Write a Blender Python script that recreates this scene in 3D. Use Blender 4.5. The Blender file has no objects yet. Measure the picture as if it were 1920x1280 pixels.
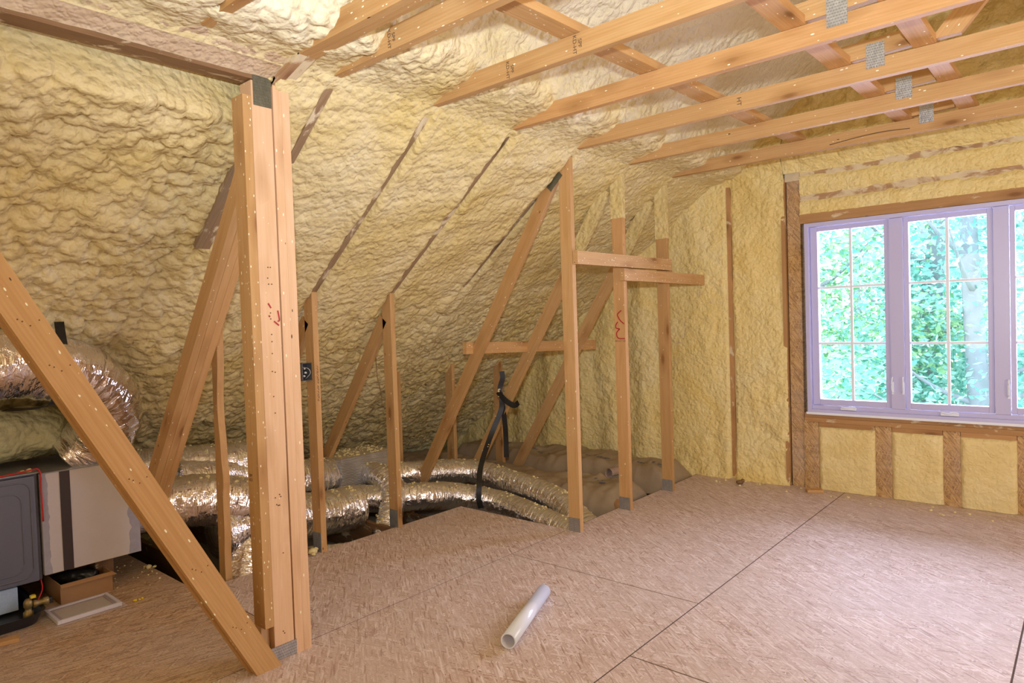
import bpy, bmesh, math, random
import numpy as np
from mathutils import Vector, Matrix, noise as mnoise
S = bpy.context.scene
COL = S.collection
random.seed(7)
# ------------------------------------------------------------------ camera
YAW, PIT, ROL, CAMZ = 0.714471748, -0.027624286, -0.033052079, 1.39
def cam_axes():
    cy, sy = math.cos(YAW), math.sin(YAW)
    f = Vector((-sy*math.cos(PIT), cy*math.cos(PIT), math.sin(PIT)))
    r = Vector((cy, sy, 0)); u = r.cross(f)
    c, s = math.cos(ROL), math.sin(ROL)
    return c*r+s*u, -s*r+c*u, f
_r, _u, _f = cam_axes()
cam_d = bpy.data.cameras.new('camera'); cam = bpy.data.objects.new('camera', cam_d); COL.objects.link(cam)
cam_d.sensor_width = 36; cam_d.lens = 1258.9/1920*36; cam_d.clip_end = 200; cam_d.clip_start = 0.05
Mc = Matrix((( _r.x, _u.x, -_f.x, 0), (_r.y, _u.y, -_f.y, 0), (_r.z, _u.z, -_f.z, CAMZ), (0, 0, 0, 1)))
cam.matrix_world = Mc
S.camera = cam
# ------------------------------------------------------------------ light
S.view_settings.view_transform = 'Standard'; S.view_settings.look = 'None'
S.view_settings.gamma = 1; S.view_settings.use_curve_mapping = False
S.view_settings.exposure = -0.22
w = bpy.data.worlds.new('sky'); S.world = w; w.use_nodes = True
wn = w.node_tree.nodes; wl = w.node_tree.links
bg = wn['Background']; bg.inputs[0].default_value = (0.72, 0.90, 1.0, 1); bg.inputs[1].default_value = 7.5
def lamp(name, kind, loc, energy, color, size=None, sizey=None, target=None):
    d = bpy.data.lights.new(name, kind); d.energy = energy; d.color = color
    if kind == 'AREA':
        d.shape = 'RECTANGLE'; d.size = size; d.size_y = sizey or size
    elif kind == 'POINT': d.shadow_soft_size = size
    elif kind == 'SUN': d.angle = size
    o = bpy.data.objects.new(name, d); COL.objects.link(o); o.location = loc
    if target is not None:
        o.rotation_euler = (Vector(target)-Vector(loc)).to_track_quat('-Z', 'Y').to_euler()
    return o
fls = lamp('flash_light', 'SPOT', (0.0, -0.02, 1.62), 500, (0.78, 0.87, 1.0), None, None, (-1.35, 3.0, 3.3))
fls.data.spot_size = math.radians(128); fls.data.spot_blend = 1.0; fls.data.shadow_soft_size = 0.04
lamp('gable_daylight', 'AREA', (-0.78, 5.75, 1.36), 150, (0.72, 0.66, 1.0), 1.8, 1.4, (-0.78, 0, 0.9))
lamp('dormer_daylight', 'AREA', (2.35, 2.6, 1.5), 62, (1.0, 0.91, 0.88), 1.6, 1.5, (-1.2, 2.9, 0.3))
lamp('rear_fill', 'AREA', (-0.6, -2.2, 1.5), 34, (1.0, 0.84, 0.62), 2.2, 1.6, (-1.8, 3.0, 0.9))  # unseen warm fill lamp added behind the camera, no window there
lamp('sun', 'SUN', (0, 0, 20), 6.0, (1.0, 0.97, 0.9), 0.01, (3.0, 16.0, 0))
# ------------------------------------------------------------------ node helpers
def newmat(name):
    m = bpy.data.materials.new(name); m.use_nodes = True
    nt = m.node_tree; b = nt.nodes['Principled BSDF']
    return m, nt, b
def N(nt, kind, **kw):
    n = nt.nodes.new(kind)
    for k, v in kw.items():
        if k.startswith('i_'):
            key = k[2:]
            n.inputs[int(key) if key.isdigit() else key].default_value = v
        else: setattr(n, k, v)
    return n
def ramp(nt, fac, stops, interp='LINEAR'):
    r = nt.nodes.new('ShaderNodeValToRGB'); r.color_ramp.interpolation = interp
    e = r.color_ramp.elements
    while len(e) < len(stops): e.new(0.5)
    for i, (p, c) in enumerate(stops):
        e[i].position = p; e[i].color = (c[0], c[1], c[2], 1) if not isinstance(c, (int, float)) else (c, c, c, 1)
    nt.links.new(fac, r.inputs[0]); return r.outputs[0]
def mix(nt, fac, a, b, mode='MIX'):
    m = nt.nodes.new('ShaderNodeMix'); m.data_type = 'RGBA'; m.blend_type = mode
    for inp, v in ((m.inputs[0], fac), (m.inputs[6], a), (m.inputs[7], b)):
        if isinstance(v, bpy.types.NodeSocket): nt.links.new(v, inp)
        elif isinstance(v, (int, float)): inp.default_value = v
        else: inp.default_value = (v[0], v[1], v[2], 1)
    return m.outputs[2]
def mth(nt, op, a, b=0.0, c=0.0, clamp=False):
    m = nt.nodes.new('ShaderNodeMath'); m.operation = op; m.use_clamp = clamp
    for i, v in enumerate((a, b, c)):
        if isinstance(v, bpy.types.NodeSocket): nt.links.new(v, m.inputs[i])
        else: m.inputs[i].default_value = v
    return m.outputs[0]
def coords(nt, scale=(1, 1, 1), rot=(0, 0, 0), rand=0.0, src='Object', loc=(0, 0, 0)):
    t = nt.nodes.new('ShaderNodeTexCoord'); out = t.outputs[src]
    if rand:
        oi = nt.nodes.new('ShaderNodeObjectInfo')
        v = nt.nodes.new('ShaderNodeVectorMath'); v.operation = 'SCALE'
        cx = nt.nodes.new('ShaderNodeCombineXYZ')
        nt.links.new(oi.outputs['Random'], cx.inputs[0]); nt.links.new(oi.outputs['Random'], cx.inputs[1]); nt.links.new(oi.outputs['Random'], cx.inputs[2])
        nt.links.new(cx.outputs[0], v.inputs[0]); v.inputs['Scale'].default_value = rand
        a = nt.nodes.new('ShaderNodeVectorMath'); a.operation = 'ADD'
        nt.links.new(out, a.inputs[0]); nt.links.new(v.outputs[0], a.inputs[1]); out = a.outputs[0]
    mp = nt.nodes.new('ShaderNodeMapping'); nt.links.new(out, mp.inputs[0])
    mp.inputs['Scale'].default_value = scale; mp.inputs['Rotation'].default_value = rot; mp.inputs['Location'].default_value = loc
    return mp.outputs[0]
def tex_noise(nt, vec, scale, detail=3, rough=0.5, dist=0.0):
    n = N(nt, 'ShaderNodeTexNoise'); nt.links.new(vec, n.inputs['Vector'])
    n.inputs['Scale'].default_value = scale; n.inputs['Detail'].default_value = detail
    n.inputs['Roughness'].default_value = rough; n.inputs['Distortion'].default_value = dist
    return n
def tex_vor(nt, vec, scale, feature='F1', smooth=0.5, rnd=1.0):
    n = N(nt, 'ShaderNodeTexVoronoi', feature=feature); nt.links.new(vec, n.inputs['Vector'])
    n.inputs['Scale'].default_value = scale; n.inputs['Randomness'].default_value = rnd
    if feature == 'SMOOTH_F1': n.inputs['Smoothness'].default_value = smooth
    return n
def bump(nt, b, height, strength, dist, normal=None):
    n = N(nt, 'ShaderNodeBump'); nt.links.new(height, n.inputs['Height'])
    n.inputs['Strength'].default_value = strength; n.inputs['Distance'].default_value = dist
    if normal: nt.links.new(normal, n.inputs['Normal'])
    if b: nt.links.new(n.outputs[0], b.inputs['Normal'])
    return n.outputs[0]
# ------------------------------------------------------------------ materials
def wood_mat(name, light, mid, dark, flecks=0.0, foamy=0.0, rough=0.62):
    m, nt, b = newmat(name)
    v = coords(nt, (1.1, 13, 13), rand=37.0)
    n1 = tex_noise(nt, v, 1.6, 6, 0.55, 0.6)
    base = ramp(nt, n1.outputs[0], [(0.30, mid), (0.52, light), (0.72, mid)])
    v2 = coords(nt, (2.0, 120, 120), rand=37.0)
    n2 = tex_noise(nt, v2, 1.0, 3, 0.6)
    f2 = ramp(nt, n2.outputs[0], [(0.40, 0.0), (0.75, 0.55)])
    base = mix(nt, f2, base, mid)
    # growth-ring figure
    v3 = coords(nt, (0.35, 22, 22), rand=51.0)
    wv = N(nt, 'ShaderNodeTexWave', wave_type='BANDS', bands_direction='Y'); nt.links.new(v3, wv.inputs[0])
    wv.inputs['Scale'].default_value = 1.1; wv.inputs['Distortion'].default_value = 7.0; wv.inputs['Detail'].default_value = 2.0; wv.inputs['Detail Scale'].default_value = 0.6
    f3 = ramp(nt, wv.outputs[0], [(0.35, 0.0), (1.0, 0.12)])
    base = mix(nt, f3, base, dark)
    # whole-board tint
    oi = nt.nodes.new('ShaderNodeObjectInfo')
    tint = ramp(nt, oi.outputs['Random'], [(0.0, (0.90, 0.86, 0.80)), (0.5, (1.0, 1.0, 1.0)), (1.0, (1.06, 0.98, 0.93))])
    base = mix(nt, 1.0, base, tint, 'MULTIPLY')
    # knots
    vk = coords(nt, (3.0, 9.0, 9.0), rand=23.0)
    k = tex_vor(nt, vk, 1.0)
    kr = mth(nt, 'GREATER_THAN', N_sep(nt, k.outputs['Color']), 0.52)
    kk = mth(nt, 'MULTIPLY', ramp(nt, k.outputs['Distance'], [(0.07, 1.0), (0.16, 0.0)]), kr)
    base = mix(nt, mth(nt, 'MULTIPLY', kk, 0.85), base, (dark[0]*0.45, dark[1]*0.33, dark[2]*0.25))
    kh = mth(nt, 'MULTIPLY', ramp(nt, k.outputs['Distance'], [(0.14, 0.55), (0.42, 0.0)]), kr)
    base = mix(nt, kh, base, dark)
    # nail heads
    vn = coords(nt, (9, 26, 26), rand=11.0)
    q = tex_vor(nt, vn, 1.0)
    qr = mth(nt, 'MULTIPLY', mth(nt, 'LESS_THAN', q.outputs['Distance'], 0.085), mth(nt, 'GREATER_THAN', N_sep(nt, q.outputs['Color']), 0.93))
    base = mix(nt, mth(nt, 'MULTIPLY', qr, 0.9), base, (0.03, 0.02, 0.015))
    if flecks > 0:
        vf = coords(nt, (45, 110, 110), rand=19.0)
        fl = tex_vor(nt, vf, 1.0)
        msk = mth(nt, 'MULTIPLY', mth(nt, 'LESS_THAN', fl.outputs['Distance'], mth(nt, 'MULTIPLY', N_sep(nt, fl.outputs['Color'], 1), 0.36)), mth(nt, 'GREATER_THAN', N_sep(nt, fl.outputs['Color']), 1.0-flecks))
        base = mix(nt, msk, base, (0.90, 0.86, 0.62))
    if foamy > 0:
        vg = coords(nt, (5, 9, 9), rand=5.0)
        g = tex_noise(nt, vg, 1.3, 5, 0.62, 0.5)
        gm = ramp(nt, g.outputs[0], [(0.62-foamy*0.35, 0.0), (0.70-foamy*0.35, 1.0)])
        base = mix(nt, gm, base, mix(nt, tex_noise(nt, vg, 4, 3).outputs[0], (0.62, 0.47, 0.30), (0.78, 0.68, 0.44)))
    nt.links.new(base, b.inputs['Base Color']); b.inputs['Roughness'].default_value = rough
    b.inputs['Specular IOR Level'].default_value = 0.25
    bump(nt, b, n2.outputs[0], 0.25, 0.002)
    return m
def N_sep(nt, col, ch=0):
    s = nt.nodes.new('ShaderNodeSeparateColor'); nt.links.new(col, s.inputs[0]); return s.outputs[ch]
def foam_mat(name, c1, c2, c3, fine=1.0, blister=1.0, skin=0.0, src_scale=1.0, white=False):
    m, nt, b = newmat(name)
    v = coords(nt, (1, 1, 1))
    big = tex_noise(nt, v, 1.7, 4, 0.6, 0.8)
    col = ramp(nt, big.outputs[0], [(0.32, c2), (0.52, c1), (0.72, c3)])
    mid = tex_noise(nt, v, 9.0, 4, 0.6)
    col = mix(nt, ramp(nt, mid.outputs[0], [(0.35, 0.0), (0.75, 0.6)]), col, c2)
    if white:      # flash-lit whiteness above the roof break, painted into the foam colour
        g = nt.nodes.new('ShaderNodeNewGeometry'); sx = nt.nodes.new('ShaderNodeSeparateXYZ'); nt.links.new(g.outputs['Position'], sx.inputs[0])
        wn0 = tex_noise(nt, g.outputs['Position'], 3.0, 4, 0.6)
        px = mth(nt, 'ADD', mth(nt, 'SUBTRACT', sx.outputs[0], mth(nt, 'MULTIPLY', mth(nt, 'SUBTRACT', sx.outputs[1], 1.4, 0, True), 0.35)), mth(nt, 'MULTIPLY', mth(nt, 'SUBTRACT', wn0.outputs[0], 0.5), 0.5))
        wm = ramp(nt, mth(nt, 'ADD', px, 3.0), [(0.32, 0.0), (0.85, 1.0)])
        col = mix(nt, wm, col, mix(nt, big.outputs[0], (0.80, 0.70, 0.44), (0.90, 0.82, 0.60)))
    if skin > 0:   # shaved, pinkish skin where the trowel passed
        vs = coords(nt, (1.2, 0.35, 1.2), (0, 0, 0.5))
        sk = tex_noise(nt, vs, 3.2, 6, 0.65, 1.2)
        col = mix(nt, ramp(nt, sk.outputs[0], [(0.66-0.2*skin, 0.0), (0.74-0.2*skin, 0.75)]), col, (0.62, 0.47, 0.30))
    # wrinkled blisters
    wn_ = tex_noise(nt, v, 14.0*src_scale, 3, 0.6)
    add = N(nt, 'ShaderNodeMix', data_type='VECTOR'); add.inputs[0].default_value = 0.035/src_scale
    nt.links.new(v, add.inputs[4]); nt.links.new(wn_.outputs['Color'], add.inputs[5])
    vb = tex_vor(nt, add.outputs[1], 30.0*src_scale, 'SMOOTH_F1', 0.35)
    inv = mth(nt, 'SUBTRACT', 1.0, vb.outputs['Distance'])
    vb2 = tex_vor(nt, add.outputs[1], 64.0*src_scale, 'SMOOTH_F1', 0.4)
    inv2 = mth(nt, 'SUBTRACT', 1.0, vb2.outputs['Distance'])
    h = mth(nt, 'ADD', mth(nt, 'MULTIPLY', inv, blister), mth(nt, 'MULTIPLY', inv2, 0.4*fine))
    h = mth(nt, 'ADD', h, mth(nt, 'MULTIPLY', mid.outputs[0], 0.8))
    nt.links.new(col, b.inputs['Base Color'])
    b.inputs['Roughness'].default_value = 0.5; b.inputs['Specular IOR Level'].default_value = 0.3
    bump(nt, b, h, 0.65, 0.022)
    return m
def osb_mat(name, cols, ang=0.0, s=1.0, contrast=1.0, rx=0.0):
    m, nt, b = newmat(name)
    def layer(a, sc, seed):
        t = coords(nt, (1, 1, 1), (rx, 0, a), loc=(seed, seed*0.7, 0))
        nz = tex_noise(nt, t, 5.0, 2, 0.5)
        ad = N(nt, 'ShaderNodeMix', data_type='VECTOR'); ad.inputs[0].default_value = 0.022
        nt.links.new(t, ad.inputs[4]); nt.links.new(nz.outputs['Color'], ad.inputs[5])
        mp = N(nt, 'ShaderNodeMapping'); nt.links.new(ad.outputs[1], mp.inputs[0]); mp.inputs['Scale'].default_value = (sc[0]*s, sc[1]*s, 1)
        return tex_vor(nt, mp.outputs[0], 1.0)
    A = layer(ang+0.35, (15, 160), 1.3); B = layer(ang-0.6, (14, 140), 4.1); C = layer(ang+1.2, (20, 150), 7.7); D = layer(ang+0.05, (11, 110), 9.2)
    val = N_sep(nt, D.outputs['Color'], 1)
    for L_, th in ((C, 0.62), (B, 0.55), (A, 0.5)):
        msk = mth(nt, 'GREATER_THAN', N_sep(nt, L_.outputs['Color'], 0), th)
        mm = N(nt, 'ShaderNodeMix', data_type='FLOAT'); nt.links.new(msk, mm.inputs[0]); nt.links.new(val, mm.inputs[2]); nt.links.new(N_sep(nt, L_.outputs['Color'], 1), mm.inputs[3])
        val = mm.outputs[0]
    col = ramp(nt, val, cols)
    v = coords(nt, (1, 1, 1))
    big = tex_noise(nt, v, 1.1, 4, 0.6, 0.3)
    col = mix(nt, ramp(nt, big.outputs[0], [(0.40, 0.0), (0.66, 0.45)]), col, (0.60, 0.50, 0.44))
    fine = tex_noise(nt, coords(nt, (30, 200, 1), (rx, 0, ang+0.2)), 1.0, 4, 0.65)
    col = mix(nt, ramp(nt, fine.outputs[0], [(0.30, 0.35*contrast), (0.48, 0.0)]), col, (0.22, 0.13, 0.07))
    nt.links.new(col, b.inputs['Base Color']); b.inputs['Roughness'].default_value = 0.6
    b.inputs['Specular IOR Level'].default_value = 0.35
    bump(nt, b, val, 0.06, 0.002)
    return m
def flat_mat(name, col, rough=0.5, metal=0.0, spec=0.5, nz=0.0, nscale=20):
    m, nt, b = newmat(name)
    b.inputs['Roughness'].default_value = rough; b.inputs['Metallic'].default_value = metal; b.inputs['Specular IOR Level'].default_value = spec
    v = coords(nt, (1, 1, 1), rand=3.0)
    n = tex_noise(nt, v, nscale, 4, 0.6)
    k = 1.0-nz
    c = mix(nt, n.outputs[0], (col[0]*k, col[1]*k, col[2]*k), (min(1, col[0]*(1+nz)), min(1, col[1]*(1+nz)), min(1, col[2]*(1+nz))))
    nt.links.new(c, b.inputs['Base Color'])
    return m
def foil_mat(name, tint=(0.86, 0.86, 0.88), over=0.5, wr=(44, 7), rough=0.13):
    m, nt, b = newmat(name)
    v = coords(nt, (wr[0], wr[1], 1), src='UV')
    n1 = tex_noise(nt, v, 1.0, 3, 0.5, 0.7)
    v2 = coords(nt, (wr[0]*0.35, wr[1]*2.2, 1), src='UV')
    n2 = tex_noise(nt, v2, 1.0, 3, 0.6, 1.0)
    h = mth(nt, 'ADD', n1.outputs[0], mth(nt, 'MULTIPLY', n2.outputs[0], 0.7))
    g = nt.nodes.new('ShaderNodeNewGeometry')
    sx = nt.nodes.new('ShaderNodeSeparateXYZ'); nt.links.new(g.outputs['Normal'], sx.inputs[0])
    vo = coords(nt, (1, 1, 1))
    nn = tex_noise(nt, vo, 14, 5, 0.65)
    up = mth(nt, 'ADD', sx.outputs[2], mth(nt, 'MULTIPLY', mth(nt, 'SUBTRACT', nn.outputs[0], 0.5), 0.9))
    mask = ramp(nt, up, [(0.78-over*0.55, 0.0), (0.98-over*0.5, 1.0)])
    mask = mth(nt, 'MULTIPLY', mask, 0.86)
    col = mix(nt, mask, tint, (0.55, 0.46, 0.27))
    nt.links.new(col, b.inputs['Base Color'])
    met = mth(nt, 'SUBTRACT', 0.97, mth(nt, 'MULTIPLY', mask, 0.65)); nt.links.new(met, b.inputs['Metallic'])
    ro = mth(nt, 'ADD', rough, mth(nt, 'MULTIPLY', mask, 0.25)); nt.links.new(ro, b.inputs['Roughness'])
    bump(nt, b, h, 0.9, 0.014)
    return m
def plate_mat(name, col=(0.50, 0.51, 0.52)):
    m, nt, b = newmat(name)
    v = coords(nt, (95, 42, 1))
    br = N(nt, 'ShaderNodeTexBrick', offset=0.5); nt.links.new(v, br.inputs[0])
    br.inputs['Color1'].default_value = (1, 1, 1, 1); br.inputs['Color2'].default_value = (1, 1, 1, 1); br.inputs['Mortar'].default_value = (0, 0, 0, 1)
    br.inputs['Scale'].default_value = 1.0; br.inputs['Mortar Size'].default_value = 0.16; br.inputs['Brick Width'].default_value = 1.0; br.inputs['Row Height'].default_value = 0.5
    n = tex_noise(nt, coords(nt, (60, 25, 1), rand=4), 1.0, 3, 0.7)
    c = mix(nt, n.outputs[0], tuple(x*0.55 for x in col), tuple(min(1, x*1.35) for x in col))
    c = mix(nt, mth(nt, 'MULTIPLY', N_sep(nt, br.outputs['Color']), 0.45), c, (0.17, 0.17, 0.16))
    nt.links.new(c, b.inputs['Base Color']); b.inputs['Metallic'].default_value = 0.75; b.inputs['Roughness'].default_value = 0.4
    bump(nt, b, mth(nt, 'ADD', N_sep(nt, br.outputs['Color']), n.outputs[0]), 0.8, 0.004)
    return m
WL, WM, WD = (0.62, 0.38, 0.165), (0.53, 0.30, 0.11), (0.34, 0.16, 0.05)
M = {}
M['wood'] = wood_mat('spruce_timber', WL, WM, WD, flecks=0.05)
M['wood_fleck'] = wood_mat('spruce_timber_foam_flecked', WL, WM, WD, flecks=0.22)
M['wood_post'] = wood_mat('spruce_post_timber', (0.76, 0.53, 0.33), (0.68, 0.44, 0.24), (0.50, 0.27, 0.12), flecks=0.06)
M['wood_old'] = wood_mat('weathered_rafter_timber', (0.36, 0.25, 0.14), (0.26, 0.17, 0.09), (0.13, 0.08, 0.04), foamy=0.25)
M['wood_foamy'] = wood_mat('foam_smeared_timber', (0.50, 0.32, 0.17), (0.40, 0.24, 0.12), (0.26, 0.13, 0.06), foamy=0.5)
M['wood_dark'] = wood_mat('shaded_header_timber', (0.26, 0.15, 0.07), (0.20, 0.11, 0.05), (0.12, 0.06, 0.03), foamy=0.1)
M['wood_red'] = wood_mat('red_brown_stud_timber', (0.54, 0.31, 0.13), (0.46, 0.25, 0.10), (0.30, 0.14, 0.05), foamy=0.05)
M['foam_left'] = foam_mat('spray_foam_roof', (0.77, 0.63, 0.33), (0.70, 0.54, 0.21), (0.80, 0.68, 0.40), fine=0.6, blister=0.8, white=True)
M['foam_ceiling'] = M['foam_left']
M['foam_gable'] = foam_mat('spray_foam_gable', (0.86, 0.70, 0.32), (0.80, 0.60, 0.21), (0.84, 0.71, 0.38), fine=0.7, blister=0.7, skin=0.1)
M['foam_panel'] = foam_mat('spray_foam_trimmed', (0.86, 0.70, 0.34), (0.78, 0.60, 0.25), (0.84, 0.71, 0.40), fine=0.5, blister=0.35, skin=0.0)
M['foam_green'] = foam_mat('spray_foam_greenish', (0.58, 0.56, 0.34), (0.48, 0.50, 0.28), (0.66, 0.66, 0.44), fine=0.4, blister=1.0)
M['foam_crumb'] = flat_mat('foam_crumb', (0.80, 0.68, 0.34), 0.7, nz=0.12)
OC = [(0.0, (0.36, 0.22, 0.15)), (0.12, (0.54, 0.38, 0.30)), (0.45, (0.64, 0.49, 0.40)), (0.75, (0.70, 0.55, 0.48)), (1.0, (0.84, 0.73, 0.68))]
M['osb'] = osb_mat('osb_floor_panels', OC, 0.3)
M['osb_brown'] = osb_mat('osb_floor_panels_brown', [(0.0, (0.27, 0.15, 0.07)), (0.2, (0.46, 0.28, 0.15)), (0.5, (0.58, 0.38, 0.21)), (0.8, (0.66, 0.45, 0.27)), (1.0, (0.74, 0.56, 0.38))], 1.45, contrast=1.4)
M['osb_wall'] = osb_mat('osb_wall_strip', [(0.0, (0.24, 0.12, 0.04)), (0.3, (0.44, 0.25, 0.08)), (0.7, (0.56, 0.33, 0.11)), (1.0, (0.66, 0.42, 0.18))], 0.3, s=1.1, rx=math.pi/2)
M['plywood'] = flat_mat('grey_plywood', (0.45, 0.36, 0.25), 0.8, nz=0.2, nscale=14)
M['seam'] = flat_mat('dark_seam', (0.10, 0.06, 0.04), 0.9)
M['drywall'] = flat_mat('drywall_back', (0.36, 0.33, 0.29), 0.85, nz=0.1)
M['kraft'] = flat_mat('kraft_paper', (0.36, 0.27, 0.17), 0.5, nz=0.22, nscale=6)
M['ink_blue'] = flat_mat('blue_grey_ink', (0.12, 0.15, 0.20), 0.7)
M['foil'] = foil_mat('foil_duct_jacket', (0.93, 0.93, 0.95), over=0.30)
M['foil_clean'] = foil_mat('foil_duct_jacket_clean', (0.90, 0.86, 0.88), over=0.12, wr=(34, 5), rough=0.13)
def ribbed():
    m, nt, b = newmat('ribbed_foil_wrap')
    v = coords(nt, (1, 1, 1), src='UV')
    wv = N(nt, 'ShaderNodeTexWave', wave_type='BANDS', bands_direction='Y'); nt.links.new(v, wv.inputs[0])
    wv.inputs['Scale'].default_value = 26; wv.inputs['Distortion'].default_value = 1.2; wv.inputs['Detail'].default_value = 1.5; wv.inputs['Detail Scale'].default_value = 0.6
    g = nt.nodes.new('ShaderNodeNewGeometry'); sx = nt.nodes.new('ShaderNodeSeparateXYZ'); nt.links.new(g.outputs['Normal'], sx.inputs[0])
    mk = mth(nt, 'MULTIPLY', mth(nt, 'GREATER_THAN', sx.outputs[2], 0.7), 0.85)
    nt.links.new(mix(nt, mk, (0.85, 0.85, 0.88), (0.55, 0.46, 0.27)), b.inputs['Base Color'])
    nt.links.new(mth(nt, 'SUBTRACT', 0.8, mk, 0, True), b.inputs['Metallic']); b.inputs['Roughness'].default_value = 0.38
    bump(nt, b, wv.outputs[0], 1.0, 0.008); return m
M['foil_box'] = ribbed()
M['plate'] = plate_mat('galvanised_nail_plate')
M['plate_dull'] = plate_mat('dull_nail_plate', (0.22, 0.23, 0.17))
M['black'] = flat_mat('black_webbing', (0.012, 0.011, 0.010), 0.5, nz=0.2)
M['black_tape'] = flat_mat('dark_tape', (0.045, 0.030, 0.032), 0.45, nz=0.1)
M['black_plastic'] = flat_mat('black_plastic', (0.02, 0.02, 0.022), 0.35)
M['red'] = flat_mat('red_marker', (0.42, 0.02, 0.02), 0.6)
M['ink'] = flat_mat('black_ink', (0.14, 0.075, 0.035), 0.8)
M['furnace'] = flat_mat('grey_painted_steel', (0.135, 0.14, 0.185), 0.42, spec=0.4, nz=0.06)
M['furnace_top'] = flat_mat('galvanised_top', (0.30, 0.30, 0.32), 0.5, metal=0.3, nz=0.15)
M['duct_wrap'] = flat_mat('white_duct_wrap', (0.60, 0.55, 0.54), 0.45, nz=0.08, nscale=7)
M['mastic'] = flat_mat('grey_duct_mastic', (0.36, 0.34, 0.39), 0.5, nz=0.18, nscale=30)
M['carton'] = flat_mat('brown_cardboard', (0.42, 0.23, 0.10), 0.8, nz=0.1)
M['carton_dark'] = flat_mat('dark_cardboard_inside', (0.12, 0.075, 0.04), 0.9, nz=0.2)
M['blue_foam'] = flat_mat('pale_blue_polystyrene', (0.42, 0.54, 0.72), 0.8, nz=0.22, nscale=120)
M['pvc'] = flat_mat('white_pvc', (0.78, 0.82, 0.92), 0.18, spec=0.6)
M['pvc_in'] = flat_mat('pvc_inside', (0.62, 0.58, 0.60), 0.5)
M['vinyl'] = flat_mat('white_vinyl_window', (0.56, 0.54, 0.80), 0.35)
M['handle'] = flat_mat('white_window_hardware', (0.86, 0.90, 0.98), 0.25)
M['steel_box'] = flat_mat('galvanised_box', (0.25, 0.25, 0.24), 0.45, metal=0.6)
M['wire_w'] = flat_mat('white_wire', (0.7, 0.7, 0.66), 0.5)
M['red_wire'] = flat_mat('red_wire', (0.55, 0.02, 0.02), 0.4)
M['brass'] = flat_mat('brass_fitting', (0.34, 0.25, 0.10), 0.4, metal=0.5, nz=0.2)
M['yellow'] = flat_mat('yellow_plastic', (0.85, 0.62, 0.03), 0.4)
M['grille'] = flat_mat('filter_media', (0.55, 0.47, 0.36), 0.7, nz=0.15, nscale=60)
M['white_card'] = flat_mat('white_frame_card', (0.78, 0.74, 0.76), 0.35)
M['bark'] = flat_mat('tree_bark', (0.26, 0.26, 0.30), 0.9, nz=0.3, nscale=8)
M['ground'] = flat_mat('leafy_ground', (0.25, 0.36, 0.20), 0.9, nz=0.3, nscale=2)
def leaf_mat(name, c1, c2):
    m, nt, b = newmat(name)
    g = nt.nodes.new('ShaderNodeNewGeometry')
    c = ramp(nt, g.outputs['Random Per Island'], [(0.0, c1), (1.0, c2)])
    nt.links.new(c, b.inputs['Base Color']); b.inputs['Roughness'].default_value = 0.5
    tr = N(nt, 'ShaderNodeBsdfTranslucent'); nt.links.new(c, tr.inputs[0])
    mx = N(nt, 'ShaderNodeMixShader'); mx.inputs[0].default_value = 0.5
    nt.links.new(b.outputs[0], mx.inputs[1]); nt.links.new(tr.outputs[0], mx.inputs[2])
    nt.links.new(mx.outputs[0], nt.nodes['Material Output'].inputs[0])
    return m
M['leaf'] = leaf_mat('leaves_blue_green', (0.10, 0.34, 0.30), (0.50, 0.74, 0.70))
M['leaf2'] = leaf_mat('leaves_yellow_green', (0.14, 0.38, 0.20), (0.62, 0.76, 0.44))
def glass_mat():
    m, nt, b = newmat('window_glass')
    t = N(nt, 'ShaderNodeBsdfTransparent'); t.inputs[0].default_value = (0.94, 0.98, 1, 1)
    g = N(nt, 'ShaderNodeBsdfGlossy'); g.inputs['Roughness'].default_value = 0.02
    f = N(nt, 'ShaderNodeFresnel'); f.inputs[0].default_value = 1.45
    mx = N(nt, 'ShaderNodeMixShader')
    nt.links.new(f.outputs[0], mx.inputs[0]); nt.links.new(t.outputs[0], mx.inputs[1]); nt.links.new(g.outputs[0], mx.inputs[2])
    nt.links.new(mx.outputs[0], nt.nodes['Material Output'].inputs[0]); return m
M['glass'] = glass_mat()
# ------------------------------------------------------------------ object helpers
WM_ = {}
def tag(o, label=None, cat=None, group=None, kind=None):
    if label: o['label'] = label
    if cat: o['category'] = cat
    if group: o['group'] = group
    if kind: o['kind'] = kind
    return o
def link(o, world, parent):
    COL.objects.link(o); WM_[o.name] = world
    if parent is not None:
        o.parent = parent; o.matrix_basis = WM_[parent.name].inverted() @ world
    else: o.matrix_basis = world
    return o
def empty(name, loc, label, cat, group=None):
    o = bpy.data.objects.new(name, None); o.empty_display_size = 0.1
    link(o, Matrix.Translation(Vector(loc)), None); return tag(o, label, cat, group)
def mesh_obj(name, verts, faces, mat, parent=None, world=None, smooth=False, uvs=None, mats=None, fmat=None):
    me = bpy.data.meshes.new(name); me.from_pydata([tuple(v) for v in verts], [], faces)
    if uvs is not None:
        uv = me.uv_layers.new(name='uv')
        li = np.zeros(len(me.loops), dtype=np.int32); me.loops.foreach_get('vertex_index', li)
        uv.data.foreach_set('uv', np.asarray(uvs, dtype=np.float32)[li].ravel())
    for mm in (mats or [mat]): me.materials.append(mm)
    if fmat is not None: me.polygons.foreach_set('material_index', fmat)
    me.polygons.foreach_set('use_smooth', [smooth]*len(me.polygons)); me.update()
    o = bpy.data.objects.new(name, me)
    return link(o, world or Matrix.Identity(4), parent)
def bm_obj(name, bm, mat, parent=None, world=None, smooth=False):
    bmesh.ops.recalc_face_normals(bm, faces=bm.faces[:])
    me = bpy.data.meshes.new(name); bm.to_mesh(me); bm.free(); me.materials.append(mat)
    me.polygons.foreach_set('use_smooth', [smooth]*len(me.polygons))
    o = bpy.data.objects.new(name, me)
    return link(o, world or Matrix.Identity(4), parent)
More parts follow.
